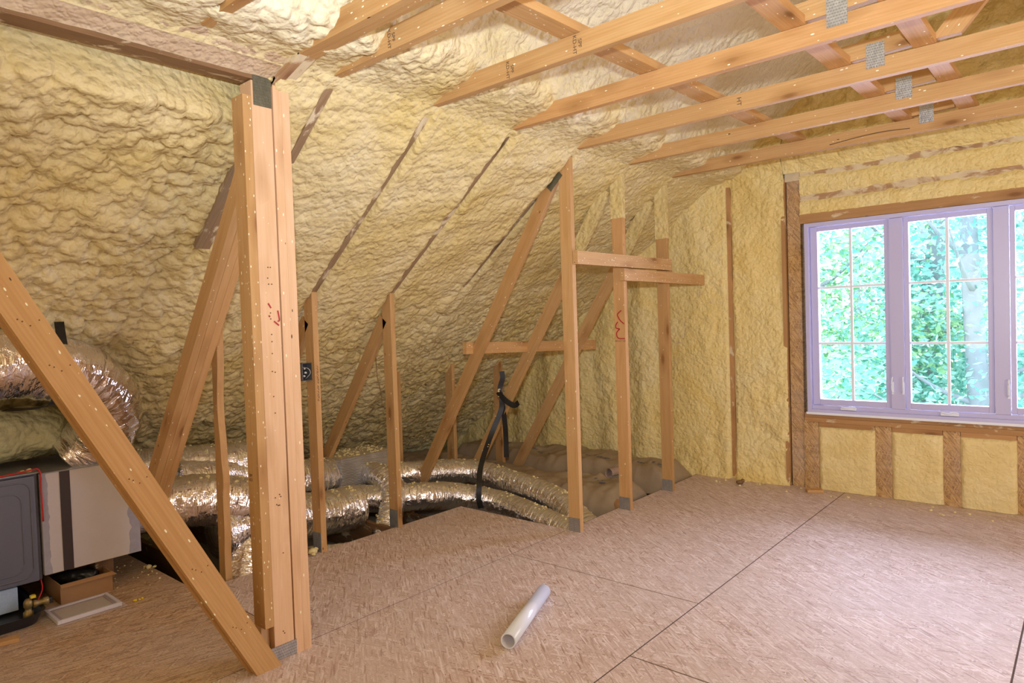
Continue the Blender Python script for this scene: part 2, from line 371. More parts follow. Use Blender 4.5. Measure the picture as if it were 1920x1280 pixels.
def add_box(bm, lo, hi, bev=0.0):
    vs = [bm.verts.new((x, y, z)) for x in (lo[0], hi[0]) for y in (lo[1], hi[1]) for z in (lo[2], hi[2])]
    F = [(0, 1, 3, 2), (4, 6, 7, 5), (0, 4, 5, 1), (2, 3, 7, 6), (0, 2, 6, 4), (1, 5, 7, 3)]
    fs = [bm.faces.new([vs[i] for i in f]) for f in F]
    if bev > 0:
        es = list({e for f in fs for e in f.edges})
        bmesh.ops.bevel(bm, geom=es, offset=bev, segments=2, affect='EDGES', profile=0.7)
def box(name, lo, hi, mat, parent=None, bev=0.0, axis=None):
    """axis-aligned box, object origin at its centre, local X along the longest side"""
    lo = Vector(lo); hi = Vector(hi); c = (lo+hi)/2; d = (hi-lo)
    ax = axis if axis is not None else max(range(3), key=lambda i: d[i])
    if ax == 0: R = Matrix.Identity(4); dl = d
    elif ax == 1: R = Matrix(((0, -1, 0, 0), (1, 0, 0, 0), (0, 0, 1, 0), (0, 0, 0, 1))); dl = Vector((d.y, d.x, d.z))
    else: R = Matrix(((0, 0, -1, 0), (0, 1, 0, 0), (1, 0, 0, 0), (0, 0, 0, 1))); dl = Vector((d.z, d.y, d.x))
    bm = bmesh.new(); add_box(bm, -dl/2, dl/2, bev)
    return bm_obj(name, bm, mat, parent, Matrix.Translation(c) @ R)
def timber(name, p0, p1, w, t, tdir, mat, parent=None, cut0=None, cut1=None, bev=0.0025, wave=None, seg=1):
    """board from p0 to p1; t = thickness along tdir, w = width across; ends cut on planes cut0/cut1"""
    p0 = Vector(p0); p1 = Vector(p1); L = (p1-p0); ln = L.length; L.normalize()
    T = Vector(tdir).normalized(); T = (T - L*T.dot(L)).normalized(); W = T.cross(L).normalized()
    Mw = Matrix(((L.x, W.x, T.x, p0.x), (L.y, W.y, T.y, p0.y), (L.z, W.z, T.z, p0.z), (0, 0, 0, 1)))
    bm = bmesh.new(); rings = []
    n = max(seg, 1)
    for i in range(n+1):
        u = i/n; ring = []
        for a, b_ in ((-1, -1), (1, -1), (1, 1), (-1, 1)):
            y = a*w/2; z = b_*t/2
            if wave and a > 0: y += wave(u)
            x = u*ln
            if i == 0 and cut0 is not None:
                c = Vector(cut0); x = -(c.dot(W*y)+c.dot(T*z))/c.dot(L)
            if i == n and cut1 is not None:
                c = Vector(cut1); x = ln-(c.dot(W*y)+c.dot(T*z))/c.dot(L)
            ring.append(bm.verts.new((x, y, z)))
        rings.append(ring)
    bm.faces.new(rings[0][::-1]); bm.faces.new(rings[-1])
    for a, b_ in zip(rings, rings[1:]):
        for k in range(4): bm.faces.new((a[k], a[(k+1) % 4], b_[(k+1) % 4], b_[k]))
    if bev: bmesh.ops.bevel(bm, geom=[e for e in bm.edges if len(e.link_faces) == 2 and e.calc_face_angle(0) > 0.5], offset=bev, segments=2, affect='EDGES')
    return bm_obj(name, bm, mat, parent, Mw)
def tube_data(pts, rad, n=12, cap=True, closed=False, rn=None):
    """smooth tube along pts (Catmull-Rom done by caller)"""
    pts = [Vector(p) for p in pts]; V = []; F = []; UV = []
    up = Vector((0, 0, 1)); ln = 0.0
    for i, p in enumerate(pts):
        a = pts[max(i-1, 0)]; b_ = pts[min(i+1, len(pts)-1)]; d = (b_-a).normalized()
        s = d.cross(up)
        if s.length < 0.05: s = d.cross(Vector((1, 0, 0)))
        s.normalize(); q = s.cross(d)
        if i: ln += (p-pts[i-1]).length
        r = rad(i/(len(pts)-1)) if callable(rad) else rad
        for k in range(n+1 if rn else n):
            an = 2*math.pi*k/n; rr = r
            if rn: rr = r*(1+rn(ln, an))
            V.append(p+(s*math.cos(an)+q*math.sin(an))*rr); UV.append((ln, k/n*2*math.pi*r))
    m = n+1 if rn else n
    for i in range(len(pts)-1):
        for k in range(n):
            k2 = k+1 if rn else (k+1) % n
            F.append((i*m+k, i*m+k2, (i+1)*m+k2, (i+1)*m+k))
    if cap:
        V.append(pts[0]); UV.append((0, 0)); c0 = len(V)-1
        V.append(pts[-1]); UV.append((ln, 0)); c1 = len(V)-1; e = (len(pts)-1)*m
        for k in range(n):
            k2 = k+1 if rn else (k+1) % n
            F.append((c0, k2, k)); F.append((c1, e+k, e+k2))
    return V, F, UV
def spline(ctrl, seg=8):
    P = [Vector(c) for c in ctrl]; P = [2*P[0]-P[1]]+P+[2*P[-1]-P[-2]]; out = []
    for i in range(1, len(P)-2):
        for k in range(seg):
            t = k/seg; a, b_, c, d = P[i-1], P[i], P[i+1], P[i+2]
            out.append(0.5*((2*b_)+(c-a)*t+(2*a-5*b_+4*c-d)*t*t+(3*b_-a-3*c+d)*t**3))
    out.append(P[-2]); return out
def tube(name, ctrl, r, mat, parent=None, seg=8, n=10, smooth=True):
    c = Vector(ctrl[0]); V, F, UV = tube_data(spline(ctrl, seg) if seg > 1 else ctrl, r, n)
    return mesh_obj(name, [v-c for v in V], F, mat, parent, Matrix.Translation(c), smooth, UV)
def duct(name, ctrl, r, mat, parent=None, seed=0.0, n=40, seg=22, ring=0.045, amp=0.05):
    pts = spline(ctrl, seg)
    def rn(l, an):
        a = mnoise.noise(Vector((l*9+seed, math.cos(an)*1.6, math.sin(an)*1.6)))
        b_ = mnoise.noise(Vector((l*42+seed, math.cos(an)*3.2+7, math.sin(an)*3.2)))
        c = -0.55*abs(math.sin(math.pi*l/ring))**6
        return amp*(a*1.1+b_*1.0+c*0.6)
    V, F, UV = tube_data(pts, r, n, True, rn=rn); c = Vector(ctrl[0])
    return mesh_obj(name, [v-c for v in V], F, mat, parent, Matrix.Translation(c), True, UV), pts
def ribbon(name, ctrl, wdir, width, mat, parent=None, th=0.003, seg=8):
    pts = spline(ctrl, seg); V = []; F = []; c = Vector(ctrl[0]); wd = Vector(wdir).normalized()
    for i, p in enumerate(pts):
        d = (pts[min(i+1, len(pts)-1)]-pts[max(i-1, 0)]).normalized(); w_ = (wd-d*wd.dot(d)).normalized(); nn = d.cross(w_)
        for a, b_ in ((-1, -1), (1, -1), (1, 1), (-1, 1)): V.append(p-c+w_*a*width/2+nn*b_*th/2)
    for i in range(len(pts)-1):
        for k in range(4): F.append((i*4+k, i*4+(k+1) % 4, i*4+4+(k+1) % 4, i*4+4+k))
    F.append((3, 2, 1, 0)); e = len(V)-4; F.append((e, e+1, e+2, e+3))
    return mesh_obj(name, V, F, mat, parent, Matrix.Translation(c), False)
_ico = None
def blob_mesh(name, places, mat, parent=None, seed=1, world=None):
    """many small foam lumps in one mesh; places = [(pos, radius)]"""
    global _ico
    if _ico is None:
        bm = bmesh.new(); bmesh.ops.create_icosphere(bm, subdivisions=2, radius=1.0)
        _ico = ([v.co.copy() for v in bm.verts], [[v.index for v in f.verts] for f in bm.faces]); bm.free()
    rnd = random.Random(seed); V = []; F = []; c0 = Vector(places[0][0])
    for p, r in places:
        o = len(V); s = Vector((rnd.uniform(0.7, 1.3), rnd.uniform(0.7, 1.3), rnd.uniform(0.5, 0.9))); sd = rnd.random()*50
        for q in _ico[0]:
            k = 1+0.35*mnoise.noise(q*1.6+Vector((sd, 0, 0)))
            V.append(Vector(p)-c0+Vector((q.x*s.x, q.y*s.y, q.z*s.z))*r*k)
        F += [[i+o for i in f] for f in _ico[1]]
    return mesh_obj(name, V, F, mat, parent, Matrix.Translation(c0), True)
def splatter(duct_o, pts, r, n, seed):
    rnd = random.Random(seed); pl = []
    dens = [max(0.05, mnoise.noise(Vector((i*0.12, seed, 0)))+0.25) for i in range(len(pts))]
    while len(pl) < n:
        i = rnd.randrange(1, len(pts)-1)
        if rnd.random() > dens[i]*1.8: continue
        d = (pts[i+1]-pts[i-1]).normalized(); s = d.cross(Vector((0, 0, 1)))
        if s.length < 0.2: continue
        s.normalize(); q = s.cross(d); a = rnd.gauss(math.pi/2, 0.55)
        p = pts[i].lerp(pts[i+1], rnd.random())+(s*math.cos(a)+q*math.sin(a))*r*0.99
        pl.append((p, rnd.choice((0.004, 0.006, 0.008, 0.011))))
    o = blob_mesh('foam_splatter', pl, M['foam_crumb'], duct_o, seed); o['kind'] = 'stuff'; return o
def text_obj(name, s, size, world, mat, parent=None):
    cu = bpy.data.curves.new(name, 'FONT'); cu.body = s; cu.size = size; cu.align_x = 'CENTER'; cu.align_y = 'CENTER'; cu.extrude = 0.0003
    t = bpy.data.objects.new(name+'_tmp', cu); COL.objects.link(t)
    dg = bpy.context.evaluated_depsgraph_get(); me = bpy.data.meshes.new_from_object(t.evaluated_get(dg))
    bpy.data.objects.remove(t); me.name = name
    me.materials.clear(); me.materials.append(mat)
    return link(bpy.data.objects.new(name, me), world, parent)
def basis(o, x, y):
    x = Vector(x).normalized(); y = Vector(y); y = (y-x*y.dot(x)).normalized(); z = x.cross(y)
    return Matrix(((x.x, y.x, z.x, o[0]), (x.y, y.y, z.y, o[1]), (x.z, y.z, z.z, o[2]), (0, 0, 0, 1)))
def nail_plate(c, xdir, ydir, w, h, parent, mat='plate'):
    bm = bmesh.new(); add_box(bm, (-w/2, -h/2, -0.001), (w/2, h/2, 0.001))
    return bm_obj('nail_plate', bm, M[mat], parent, basis(c, xdir, ydir))
# ------------------------------------------------------------------ vectorised foam relief
def hsh(ix, iy, k):
    h = (ix.astype(np.int64)*374761393+iy.astype(np.int64)*668265263+k*974711) & 0x7fffffff
    h = (h ^ (h >> 13))*1274126177 & 0x7fffffff
    h = h ^ (h >> 16)
    return (h & 0xffff)/65535.0
def vnoise(x, y, k=0):
    ix = np.floor(x); iy = np.floor(y); fx = x-ix; fy = y-iy
    fx = fx*fx*(3-2*fx); fy = fy*fy*(3-2*fy)
    a = hsh(ix, iy, k); b_ = hsh(ix+1, iy, k); c = hsh(ix, iy+1, k); d = hsh(ix+1, iy+1, k)
    return (a*(1-fx)+b_*fx)*(1-fy)+(c*(1-fx)+d*fx)*fy
def fbm(x, y, k=0, o=4):
    s = 0; a = 0.5; t = 0
    for i in range(o):
        s = s+a*vnoise(x*2**i, y*2**i, k+i); t += a; a *= 0.5
    return s/t
def domes(x, y, cell, k=0, rmin=0.35, rmax=0.95, tilt=0.0):
    """overlapping rounded lumps, 0..~1 high"""
    u = x/cell; v = y/cell; iu = np.floor(u); iv = np.floor(v); best = np.zeros_like(u)
    for a in (-1, 0, 1):
        for b_ in (-1, 0, 1):
            cx = iu+a; cy = iv+b_
            px = cx+hsh(cx, cy, k); py = cy+hsh(cx, cy, k+1); r = rmin+(rmax-rmin)*hsh(cx, cy, k+2)
            dx = u-px; dy = v-py
            q = 1-(dx*dx+dy*dy)/(r*r)
            best = np.maximum(best, np.sqrt(np.clip(q, 0, 1))*r*(1+tilt*dy/r))
    return best
def lumpy(x, y, scale=1.0, k=0, tilt=0.3):
    wx = x+0.04*(fbm(x*9, y*9, 91+k, 2)-0.5)*scale; wy = y+0.04*(fbm(x*9, y*9, 57+k, 2)-0.5)*scale
    return (0.030*domes(wx, wy, 0.14*scale, 11+k, 0.5, 1.0, tilt=tilt)+0.034*domes(wx, wy, 0.070*scale, 31+k, 0.5, 1.0, tilt=tilt*0.6)+0.022*domes(wx, wy, 0.038*scale, 71+k, 0.5, 1.0, tilt=tilt*0.3))*scale
def sstep(a, b_, x):
    t = np.clip((x-a)/(b_-a), 0, 1); return t*t*(3-2*t)
def grid_mesh(name, P, mat, parent=None, flip=False, loc=(0, 0, 0)):
    nu, nv = P.shape[:2]; me = bpy.data.meshes.new(name)
    V = (P-np.array(loc)).reshape(-1, 3).astype(np.float32)
    idx = np.arange(nu*nv).reshape(nu, nv)
    q = np.stack([idx[:-1, :-1], idx[1:, :-1], idx[1:, 1:], idx[:-1, 1:]], -1).reshape(-1, 4)
    if flip: q = q[:, ::-1]
    me.vertices.add(len(V)); me.vertices.foreach_set('co', V.ravel())
    me.loops.add(q.size); me.loops.foreach_set('vertex_index', q.ravel().astype(np.int32))
    me.polygons.add(len(q)); me.polygons.foreach_set('loop_start', np.arange(0, q.size, 4, dtype=np.int32)); me.polygons.foreach_set('loop_total', np.full(len(q), 4, dtype=np.int32))
    me.polygons.foreach_set('use_smooth', np.ones(len(q), dtype=bool))
    me.update(calc_edges=True); me.validate(); me.materials.append(mat)
    o = bpy.data.objects.new(name, me); return link(o, Matrix.Translation(Vector(loc)), parent)
PX, PZ, K = -2.55, 2.46, 0.765           # rafter underside: z = PZ + K*(x-PX)
NRM = np.array([K, 0, -1.0])/math.sqrt(1+K*K)   # into the room
TY = [1.13, 1.75, 2.33, 2.94, 3.57, 4.20, 4.85]
def roof_z(x): return PZ+K*(x-PX)
# ---- sloping wall on the left, sprayed between the rafters
xs = np.linspace(-5.75, -2.50, 430); ys = np.linspace(0.15, 5.60, 640)
X, Y = np.meshgrid(xs, ys, indexing='ij'); SL = (X-PX)*math.sqrt(1+K*K)
left = 1-sstep(1.35, 1.75, Y); low = 1-sstep(-4.1, -3.5, X)
rough_ = np.clip(0.26+0.50*low+0.8*left, 0, 1.0)
Ls = lumpy(Y, SL, 1.0, 0, -0.15)
streak = (fbm(Y*3.0, SL*14.0-Y*5.0, 301)-0.5)*0.03
H = 0.002+rough_*(Ls-0.02)+(1-np.clip(rough_, 0, 1))*(streak+0.004)+(fbm(Y*2.2, SL*2.2, 9)-0.5)*0.06*(0.4+0.6*rough_)
H = H-0.07*left*(1-sstep(-3.1, -2.75, X))-0.02*left
for i, yt in enumerate(TY[2:5]):
    d = np.abs(Y-yt-0.019-0.006*(fbm(SL*6, Y*0, 400+i)-0.5)*2); m_ = (1-sstep(0.014, 0.034, d))*(sstep(-3.78, -3.66, X) if i < 2 else sstep(-3.66, -3.5, X))
    H = H*(1-m_)+(-0.014+0.012*(fbm(SL*9, Y*40, 77+i)-0.45))*m_
    m2 = np.exp(-((np.abs(Y-yt-0.019)-0.06)/0.035)**2)*(1-m_); H += 0.012*m2
d = np.abs(Y-1.769); m_ = (1-sstep(0.012, 0.035, d))*sstep(-2.95, -2.85, X); H = H*(1-m_)-0.012*m_
corner = sstep(-2.62, -2.50, X); H = H*(1-corner)+(0.004+0.3*(Ls-0.03))*corner
bw = (1-sstep(1.50, 1.53, Y))*sstep(-2.76, -2.69, X); H = H*(1-bw)-0.14*bw
nr = NRM
P = np.stack([X+nr[0]*H, Y, roof_z(X)+nr[2]*H], -1)
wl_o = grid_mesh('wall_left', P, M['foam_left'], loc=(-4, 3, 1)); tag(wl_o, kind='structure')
# ---- roof foam above the ceiling joists
xs = np.linspace(-2.52, -0.70, 190); ys = np.linspace(0.15, 5.60, 430)
X, Y = np.meshgrid(xs, ys, indexing='ij'); SL = (X-PX)*math.sqrt(1+K*K)
Ls = lumpy(Y, SL, 1.15, 5, -0.35); near = 1-sstep(1.5, 2.4, Y)
cove = np.exp(-((X+2.27)/0.13)**2)
H = 0.005+0.095*cove*(0.75+0.5*fbm(Y*2, X*2, 3))+(0.5+0.55*near)*(Ls-0.012)*sstep(-2.52, -2.36, X)*(1-0.45*sstep(-2.1, -1.6, X))+(fbm(Y*2.5, SL*2.5, 19)-0.5)*0.05*sstep(-2.5, -2.3, X)
H += 0.035*near*sstep(-2.5, -2.3, X)
ZC = np.maximum(roof_z(X)+nr[2]*H, 2.452+0.25*np.abs(X+2.5))
P = np.stack([X+nr[0]*H, Y, ZC], -1)
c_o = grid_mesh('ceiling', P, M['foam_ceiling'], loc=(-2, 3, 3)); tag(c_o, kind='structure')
mesh_obj('roof_deck', [(-6.3, -2.7, roof_z(-6.3)+0.30), (-0.5, -2.7, roof_z(-0.5)+0.30), (-0.5, 5.8, roof_z(-0.5)+0.30), (-6.3, 5.8, roof_z(-6.3)+0.30)], [(0, 1, 2, 3)], M['drywall'], c_o)
# ---- opposite slope, knee wall, dormer cheeks, rear wall: plain shell outside the frame
def quad(name, pts, mat, parent=None):
    o = mesh_obj(name, pts, [tuple(range(len(pts)))], mat, parent); return o
XR = -0.775*2-PX   # +1.0
tag(quad('ceiling_right', [(-0.70, -2.6, 3.86), (XR+0.05, -2.6, 2.45), (XR+0.05, 5.75, 2.45), (-0.70, 5.75, 3.86)], M['foam_panel']), kind='structure')
tag(quad('ceiling_dormer', [(XR, -2.6, 2.45), (2.6, -2.6, 2.45), (2.6, 5.75, 2.45), (XR, 5.75, 2.45)], M['foam_panel']), kind='structure')
tag(quad('wall_right', [(2.6, -2.6, -0.4), (2.6, 5.75, -0.4), (2.6, 5.75, 2.45), (2.6, -2.6, 2.45)], M['foam_panel']), kind='structure')
tag(quad('wall_front', [(-6.2, -2.6, -0.4), (2.6, -2.6, -0.4), (2.6, -2.6, 4.0), (-6.2, -2.6, 4.0)], M['foam_panel']), kind='structure')
tag(quad('ceiling_rear', [(-5.75, -2.6, roof_z(-5.75)), (-5.75, 0.16, roof_z(-5.75)), (-0.68, 0.16, roof_z(-0.68)), (-0.68, -2.6, roof_z(-0.68))], M['foam_panel']), kind='structure')
tag(quad('wall_eave', [(-5.70, -2.6, -0.4), (-5.70, 5.75, -0.4), (-5.70, 5.75, 0.12), (-5.70, -2.6, 0.12)], M['foam_green']), kind='structure')
# ------------------------------------------------------------------ gable wall
GY = 5.55
wx0, wx1, wz0, wz1 = -1.715, 0.165, 0.605, 2.09
gw = mesh_obj('wall_back', [(-6.2, GY+0.10, -0.4), (2.6, GY+0.10, -0.4), (2.6, GY+0.10, 4.0), (-6.2, GY+0.10, 4.0),
     (wx0, GY+0.10, wz0), (wx1, GY+0.10, wz0), (wx1, GY+0.10, wz1), (wx0, GY+0.10, wz1)],
     [(0, 1, 5, 4), (1, 2, 6, 5), (2, 3, 7, 6), (3, 0, 4, 7)], M['osb_wall']); tag(gw, kind='structure')
def gable_foam(name, x0, x1, z0, z1, res, fn, mat):
    nx = max(4, int((x1-x0)/res)); nz = max(4, int((z1-z0)/res))
    X, Z = np.meshgrid(np.linspace(x0, x1, nx), np.linspace(z0, z1, nz), indexing='ij')
    Hh, edge = fn(X, Z)
    e = np.minimum(np.minimum(X-x0, x1-X), np.minimum(Z-z0, z1-Z))
    P = np.stack([X, GY-Hh, Z], -1)
    if edge: P[..., 1] = np.where(e < 1e-6, GY+0.06, P[..., 1])
    return grid_mesh(name, P, mat, gw, flip=False)
def f_left(X, Z):
    L_ = lumpy(X, Z, 0.8, 21, -0.2); big = fbm(X*2.6, Z*1.1, 44)
    shaved = sstep(0.45, 0.6, fbm(X*2+3, Z*1.5, 61))*sstep(-3.2, -2.9, X)
    h = 0.02+0.55*(L_-0.02)*(1-0.8*shaved)+(big-0.5)*0.07
    h += 0.035*np.sin((X+2.9)*17)*(1-sstep(-3.2, -2.75, X))*0.5
    d = np.abs(X+2.335+0.004*np.sin(Z*9)); m_ = 1-sstep(0.018, 0.032, d+0.010*(fbm(Z*12, X*20, 5)-0.5)); m_ = m_*(1-sstep(2.44, 2.50, Z))
    h = h*(1-m_)-0.012*m_
    band = np.exp(-((Z-2.66)/0.09)**2); h += 0.075*band
    h = np.where(Z < 0.12, h+0.03*(0.12-Z)/0.12*0.6, h)
    return h, False
gable_foam('foam_insulation', -5.9, -1.862, -0.15, 3.9, 0.018, f_left, M['foam_gable'])
def f_top(X, Z):
    L_ = lumpy(X, Z, 0.8, 41, -0.2)
    band = np.exp(-((Z-2.66)/0.085)**2)
    h = 0.008+0.25*(L_-0.02)+(fbm(X*3, Z*3, 8)-0.5)*0.02+0.085*band+0.9*(L_-0.02)*sstep(2.53, 2.6, Z)
    # ragged grooves where plates stay bare
    for zc, hw in ((2.482, 0.022), (2.297, 0.026)):
        dd = np.abs(Z-zc-0.012*(fbm(X*3, Z*0, 71)-0.5)*2); ed = hw*(0.75+0.9*(fbm(X*9, Z*6, 15)-0.3))
        m_ = 1-sstep(ed, ed+0.012, dd); h = h*(1-m_)-0.014*m_
    return h, False
gable_foam('foam_insulation', -1.752, 2.6, 2.165, 3.9, 0.018, f_top, M['foam_gable'])
def f_cor(X, Z):
    L_ = lumpy(X, Z, 0.8, 21, -0.2); band = np.exp(-((Z-2.66)/0.09)**2)
    return 0.02+0.5*(L_-0.02)+0.075*band, False
gable_foam('foam_insulation', -1.864, -1.745, 2.50, 3.9, 0.018, f_cor, M['foam_gable'])
def f_pan(seed):
    def f(X, Z):
        x0, x1 = X.min(), X.max(); z0, z1 = Z.min(), Z.max()
        e = np.minimum(np.minimum(X-x0, x1-X), (z1-Z)*1.0); e = np.minimum(e, Z-z0+0.02)
        h = -0.004+0.022*sstep(0, 0.02, e+0.012*(fbm(X*20, Z*20, seed)-0.5))+0.20*(lumpy(X, Z, 0.6, seed)-0.010)+0.012*(fbm(X*5, Z*9, seed)-0.5)
        return h, False
    return f
panels = [(-1.644, -1.239), (-1.134, -0.808), (-0.709, -0.388), (-0.289, 0.15)]
for i, (a, b_) in enumerate(panels): gable_foam('foam_insulation', a, b_, 0.002, 0.497, 0.012, f_pan(90+i), M['foam_panel'])
# bare timbers and boards of the gable wall
def wallwood(name, x0, x1, z0, z1, mat, y0=GY-0.002, y1=GY+0.09): return box(name, (x0, y0, z0), (x1, y1, z1), M[mat], gw, bev=0.002)
wallwood('stud', -2.354, -2.316, 0.0, 2.50, 'wood_red', GY-0.004)
wallwood('stud', -1.892, -1.862, 0.0, 2.47, 'wood_red', GY-0.03)
box('osb_strip', (-1.852, GY+0.0, 0.0), (-1.752, GY+0.05, 2.50), M['osb_wall'], gw)
box('osb_strip', (-1.750, GY-0.012, 0.0), (-1.643, GY+0.05, 0.528), M['osb_wall'], gw)
for a, b_ in ((-1.240, -1.133), (-0.809, -0.708), (-0.389, -0.288)): box('osb_strip', (a, GY-0.008, 0.0), (b_, GY+0.06, 0.528), M['osb_wall'], gw)
wallwood('sill_plate', -1.745, 2.5, 0.530, 0.566, 'wood_red', GY-0.016)
wallwood('sill_block', -1.640, -1.243, 0.495, 0.529, 'wood_red', GY-0.010); wallwood('sill_block', -1.130, -0.812, 0.495, 0.529, 'wood_red', GY-0.010); wallwood('sill_block', -0.705, -0.392, 0.495, 0.529, 'wood_red', GY-0.010)
wallwood('sill_plate', -1.745, 2.5, 0.567, 0.604, 'wood_red', GY-0.012)
wallwood('header_plate', -1.752, 2.5, 2.095, 2.168, 'wood_red', GY-0.012)
wallwood('header_plate', -1.752, 2.5, 2.255, 2.345, 'wood_foamy', GY+0.008)
wallwood('header_plate', -1.752, 2.5, 2.450, 2.515, 'wood_foamy', GY+0.008)
wallwood('header_post', -1.862, -1.752, 2.44, 2.52, 'wood_foamy', GY-0.01)
# ------------------------------------------------------------------ window
win = empty('window_1', (-0.775, GY, wz0), None, None); tag(win, kind='structure')
fy0, fy1 = GY-0.035, GY+0.10
bm = bmesh.new(); ft = 0.030
add_box(bm, (wx0, fy0, wz0), (wx0+ft, fy1, wz1), 0.002); add_box(bm, (wx1-ft, fy0, wz0), (wx1, fy1, wz1), 0.002)
add_box(bm, (wx0+ft, fy0, wz1-ft), (wx1-ft, fy1, wz1), 0.002); add_box(bm, (wx0+ft, fy0, wz0), (wx1-ft, fy1, wz0+ft), 0.002)
add_box(bm, (wx0+ft, GY-0.012, wz0+ft), (wx1-ft, fy1, wz0+0.060), 0.002)
for a, b_ in ((-1.128, -1.040), (-0.507, -0.422)): add_box(bm, (a, GY-0.010, wz0+0.061), (b_, fy1, wz1-ft-0.001), 0.002)
bm_obj('window_frame', bm, M['vinyl'], win)
box('sill_nosing', (wx0-0.006, fy0-0.012, wz0-0.010), (wx1, fy0-0.0005, wz0+0.008), M['handle'], win, bev=0.002)
for i, (a, b_) in enumerate(((-1.682, -1.131), (-1.037, -0.510), (-0.419, 0.132))):
    z0, z1 = wz0+0.063, wz1-ft-0.003
    g0, g1 = ((-1.63, -1.165), (-1.006, -0.543), (-0.389, 0.075))[i]; gz0, gz1 = 0.712, 2.022
    bm = bmesh.new()
    add_box(bm, (a, GY+0.006, z0), (g0, GY+0.055, z1), 0.003); add_box(bm, (g1, GY+0.006, z0), (b_, GY+0.055, z1), 0.003)
    add_box(bm, (g0, GY+0.006, z0), (g1, GY+0.055, gz0), 0.003); add_box(bm, (g0, GY+0.006, gz1), (g1, GY+0.055, z1), 0.003)
    sash = bm_obj('sash', bm, M['vinyl'], win)
    box('glass_pane', (g0, GY+0.040, gz0), (g1, GY+0.046, gz1), M['glass'], sash)
    bm = bmesh.new(); xm = (g0+g1)/2
    add_box(bm, (xm-0.010, GY+0.028, gz0), (xm+0.010, GY+0.038, gz1), 0.002)
    for zz in (1.148, 1.583):
        add_box(bm, (g0, GY+0.028, zz-0.009), (xm-0.0105, GY+0.038, zz+0.009), 0.002); add_box(bm, (xm+0.0105, GY+0.028, zz-0.009), (g1, GY+0.038, zz+0.009), 0.002)
    bm_obj('muntin_grid', bm, M['handle'], sash)
    # crank at the foot of the sash
    cx = (g0+g1)/2 - (0.02 if i == 0 else -0.01)
    bm = bmesh.new(); add_box(bm, (cx-0.055, GY-0.034, wz0+0.034), (cx+0.055, GY-0.0125, wz0+0.058), 0.006)
    ck = bm_obj('crank_base', bm, M['handle'], win, smooth=False)
    tube('crank_arm', [(cx-0.050, GY-0.036, wz0+0.058), (cx-0.01, GY-0.044, wz0+0.052), (cx+0.02, GY-0.040, wz0+0.062), (cx+0.052, GY-0.036, wz0+0.056)], 0.005, M['handle'], ck)
for hx, sgn in ((-1.118, 1), (-1.050, -1), (-0.430, -1)):
    hz = 0.845
    lk = tube('sash_lock', [(hx, GY-0.012, hz+0.055), (hx, GY-0.030, hz+0.050), (hx-0.004*sgn, GY-0.034, hz), (hx-0.002*sgn, GY-0.030, hz-0.045), (hx+0.008*sgn, GY-0.013, hz-0.055)], 0.0045, M['handle'], win)
    box('lock_plate', (hx-0.007, GY-0.016, hz-0.07), (hx+0.007, GY-0.0105, hz+0.02), M['handle'], lk)
# ------------------------------------------------------------------ floor: OSB sheets laid in rows
def panel_rows(name, rows, mat, z0=-0.018, z1=0.0):
    bm = bmesh.new()
    for (x0, x1, y0, y1) in rows: add_box(bm, (x0+0.0035, y0+0.0035, z0), (x1-0.0035, y1-0.0035, z1), 0.0015)
    return bm_obj(name, bm, mat)
R = []
for (x0, x1, ysp) in ((-2.665, -1.460, (-2.6, -1.88, 0.56, 3.00, 5.56)), (-1.460, -0.240, (-2.6, -0.08, 2.36, 4.80, 5.56)), (-0.240, 0.980, (-2.6, -1.88, 0.56, 3.00, 5.56)), (0.980, 2.6, (-2.6, -0.08, 2.36, 4.80, 5.56))):
    for a, b_ in zip(ysp, ysp[1:]): R.append((x0, x1, a, b_))
R.append((-3.68, -2.665, 1.60, 3.58))
fl = panel_rows('floor', R, M['osb']); tag(fl, kind='structure')
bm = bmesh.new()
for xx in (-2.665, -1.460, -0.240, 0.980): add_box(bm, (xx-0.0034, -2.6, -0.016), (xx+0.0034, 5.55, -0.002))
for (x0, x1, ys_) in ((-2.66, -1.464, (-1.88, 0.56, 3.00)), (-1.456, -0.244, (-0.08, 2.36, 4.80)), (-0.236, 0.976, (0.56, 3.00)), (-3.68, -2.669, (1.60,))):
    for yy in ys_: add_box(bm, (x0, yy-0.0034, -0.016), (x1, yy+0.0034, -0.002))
bm_obj('panel_seam', bm, M['seam'], fl)  # dark filler strips laid in the gaps between the floor sheets
fb = bm = bmesh.new()
for (x0, x1, y0, y1) in ((-3.68, -2.665, -1.0, 1.60), (-4.9, -3.68, -2.6, 0.60), (-3.68, -2.665, -2.6, -1.0)): add_box(bm, (x0+0.0025, y0+0.002, -0.018), (x1-0.0025, y1-0.002, 0.0), 0.0012)
bm_obj('floor_sheathing', bm, M['osb_brown'], fl)
bm = bmesh.new(); add_box(bm, (-5.2, 0.602, -0.018), (-3.684, 1.57, 0.0), 0.0012); bm_obj('plywood_sheet', bm, M['osb_brown'], fl)
mesh_obj('drywall', [(-6.2, -2.6, -0.26), (2.6, -2.6, -0.26), (2.6, 5.7, -0.26), (-6.2, 5.7, -0.26)], [(0, 1, 2, 3)], M['drywall'], fl)
for yj in [0.52, 1.13, 1.50, 1.75, 2.33, 2.94, 3.57, 4.20, 4.85]:
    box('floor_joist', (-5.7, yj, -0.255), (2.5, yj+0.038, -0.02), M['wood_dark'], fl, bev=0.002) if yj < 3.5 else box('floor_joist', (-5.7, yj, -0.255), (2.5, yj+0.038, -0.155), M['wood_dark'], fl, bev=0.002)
box('rim_joist', (-2.66, 3.62, -0.255), (-2.70, 5.5, -0.02), M['wood_dark'], fl)
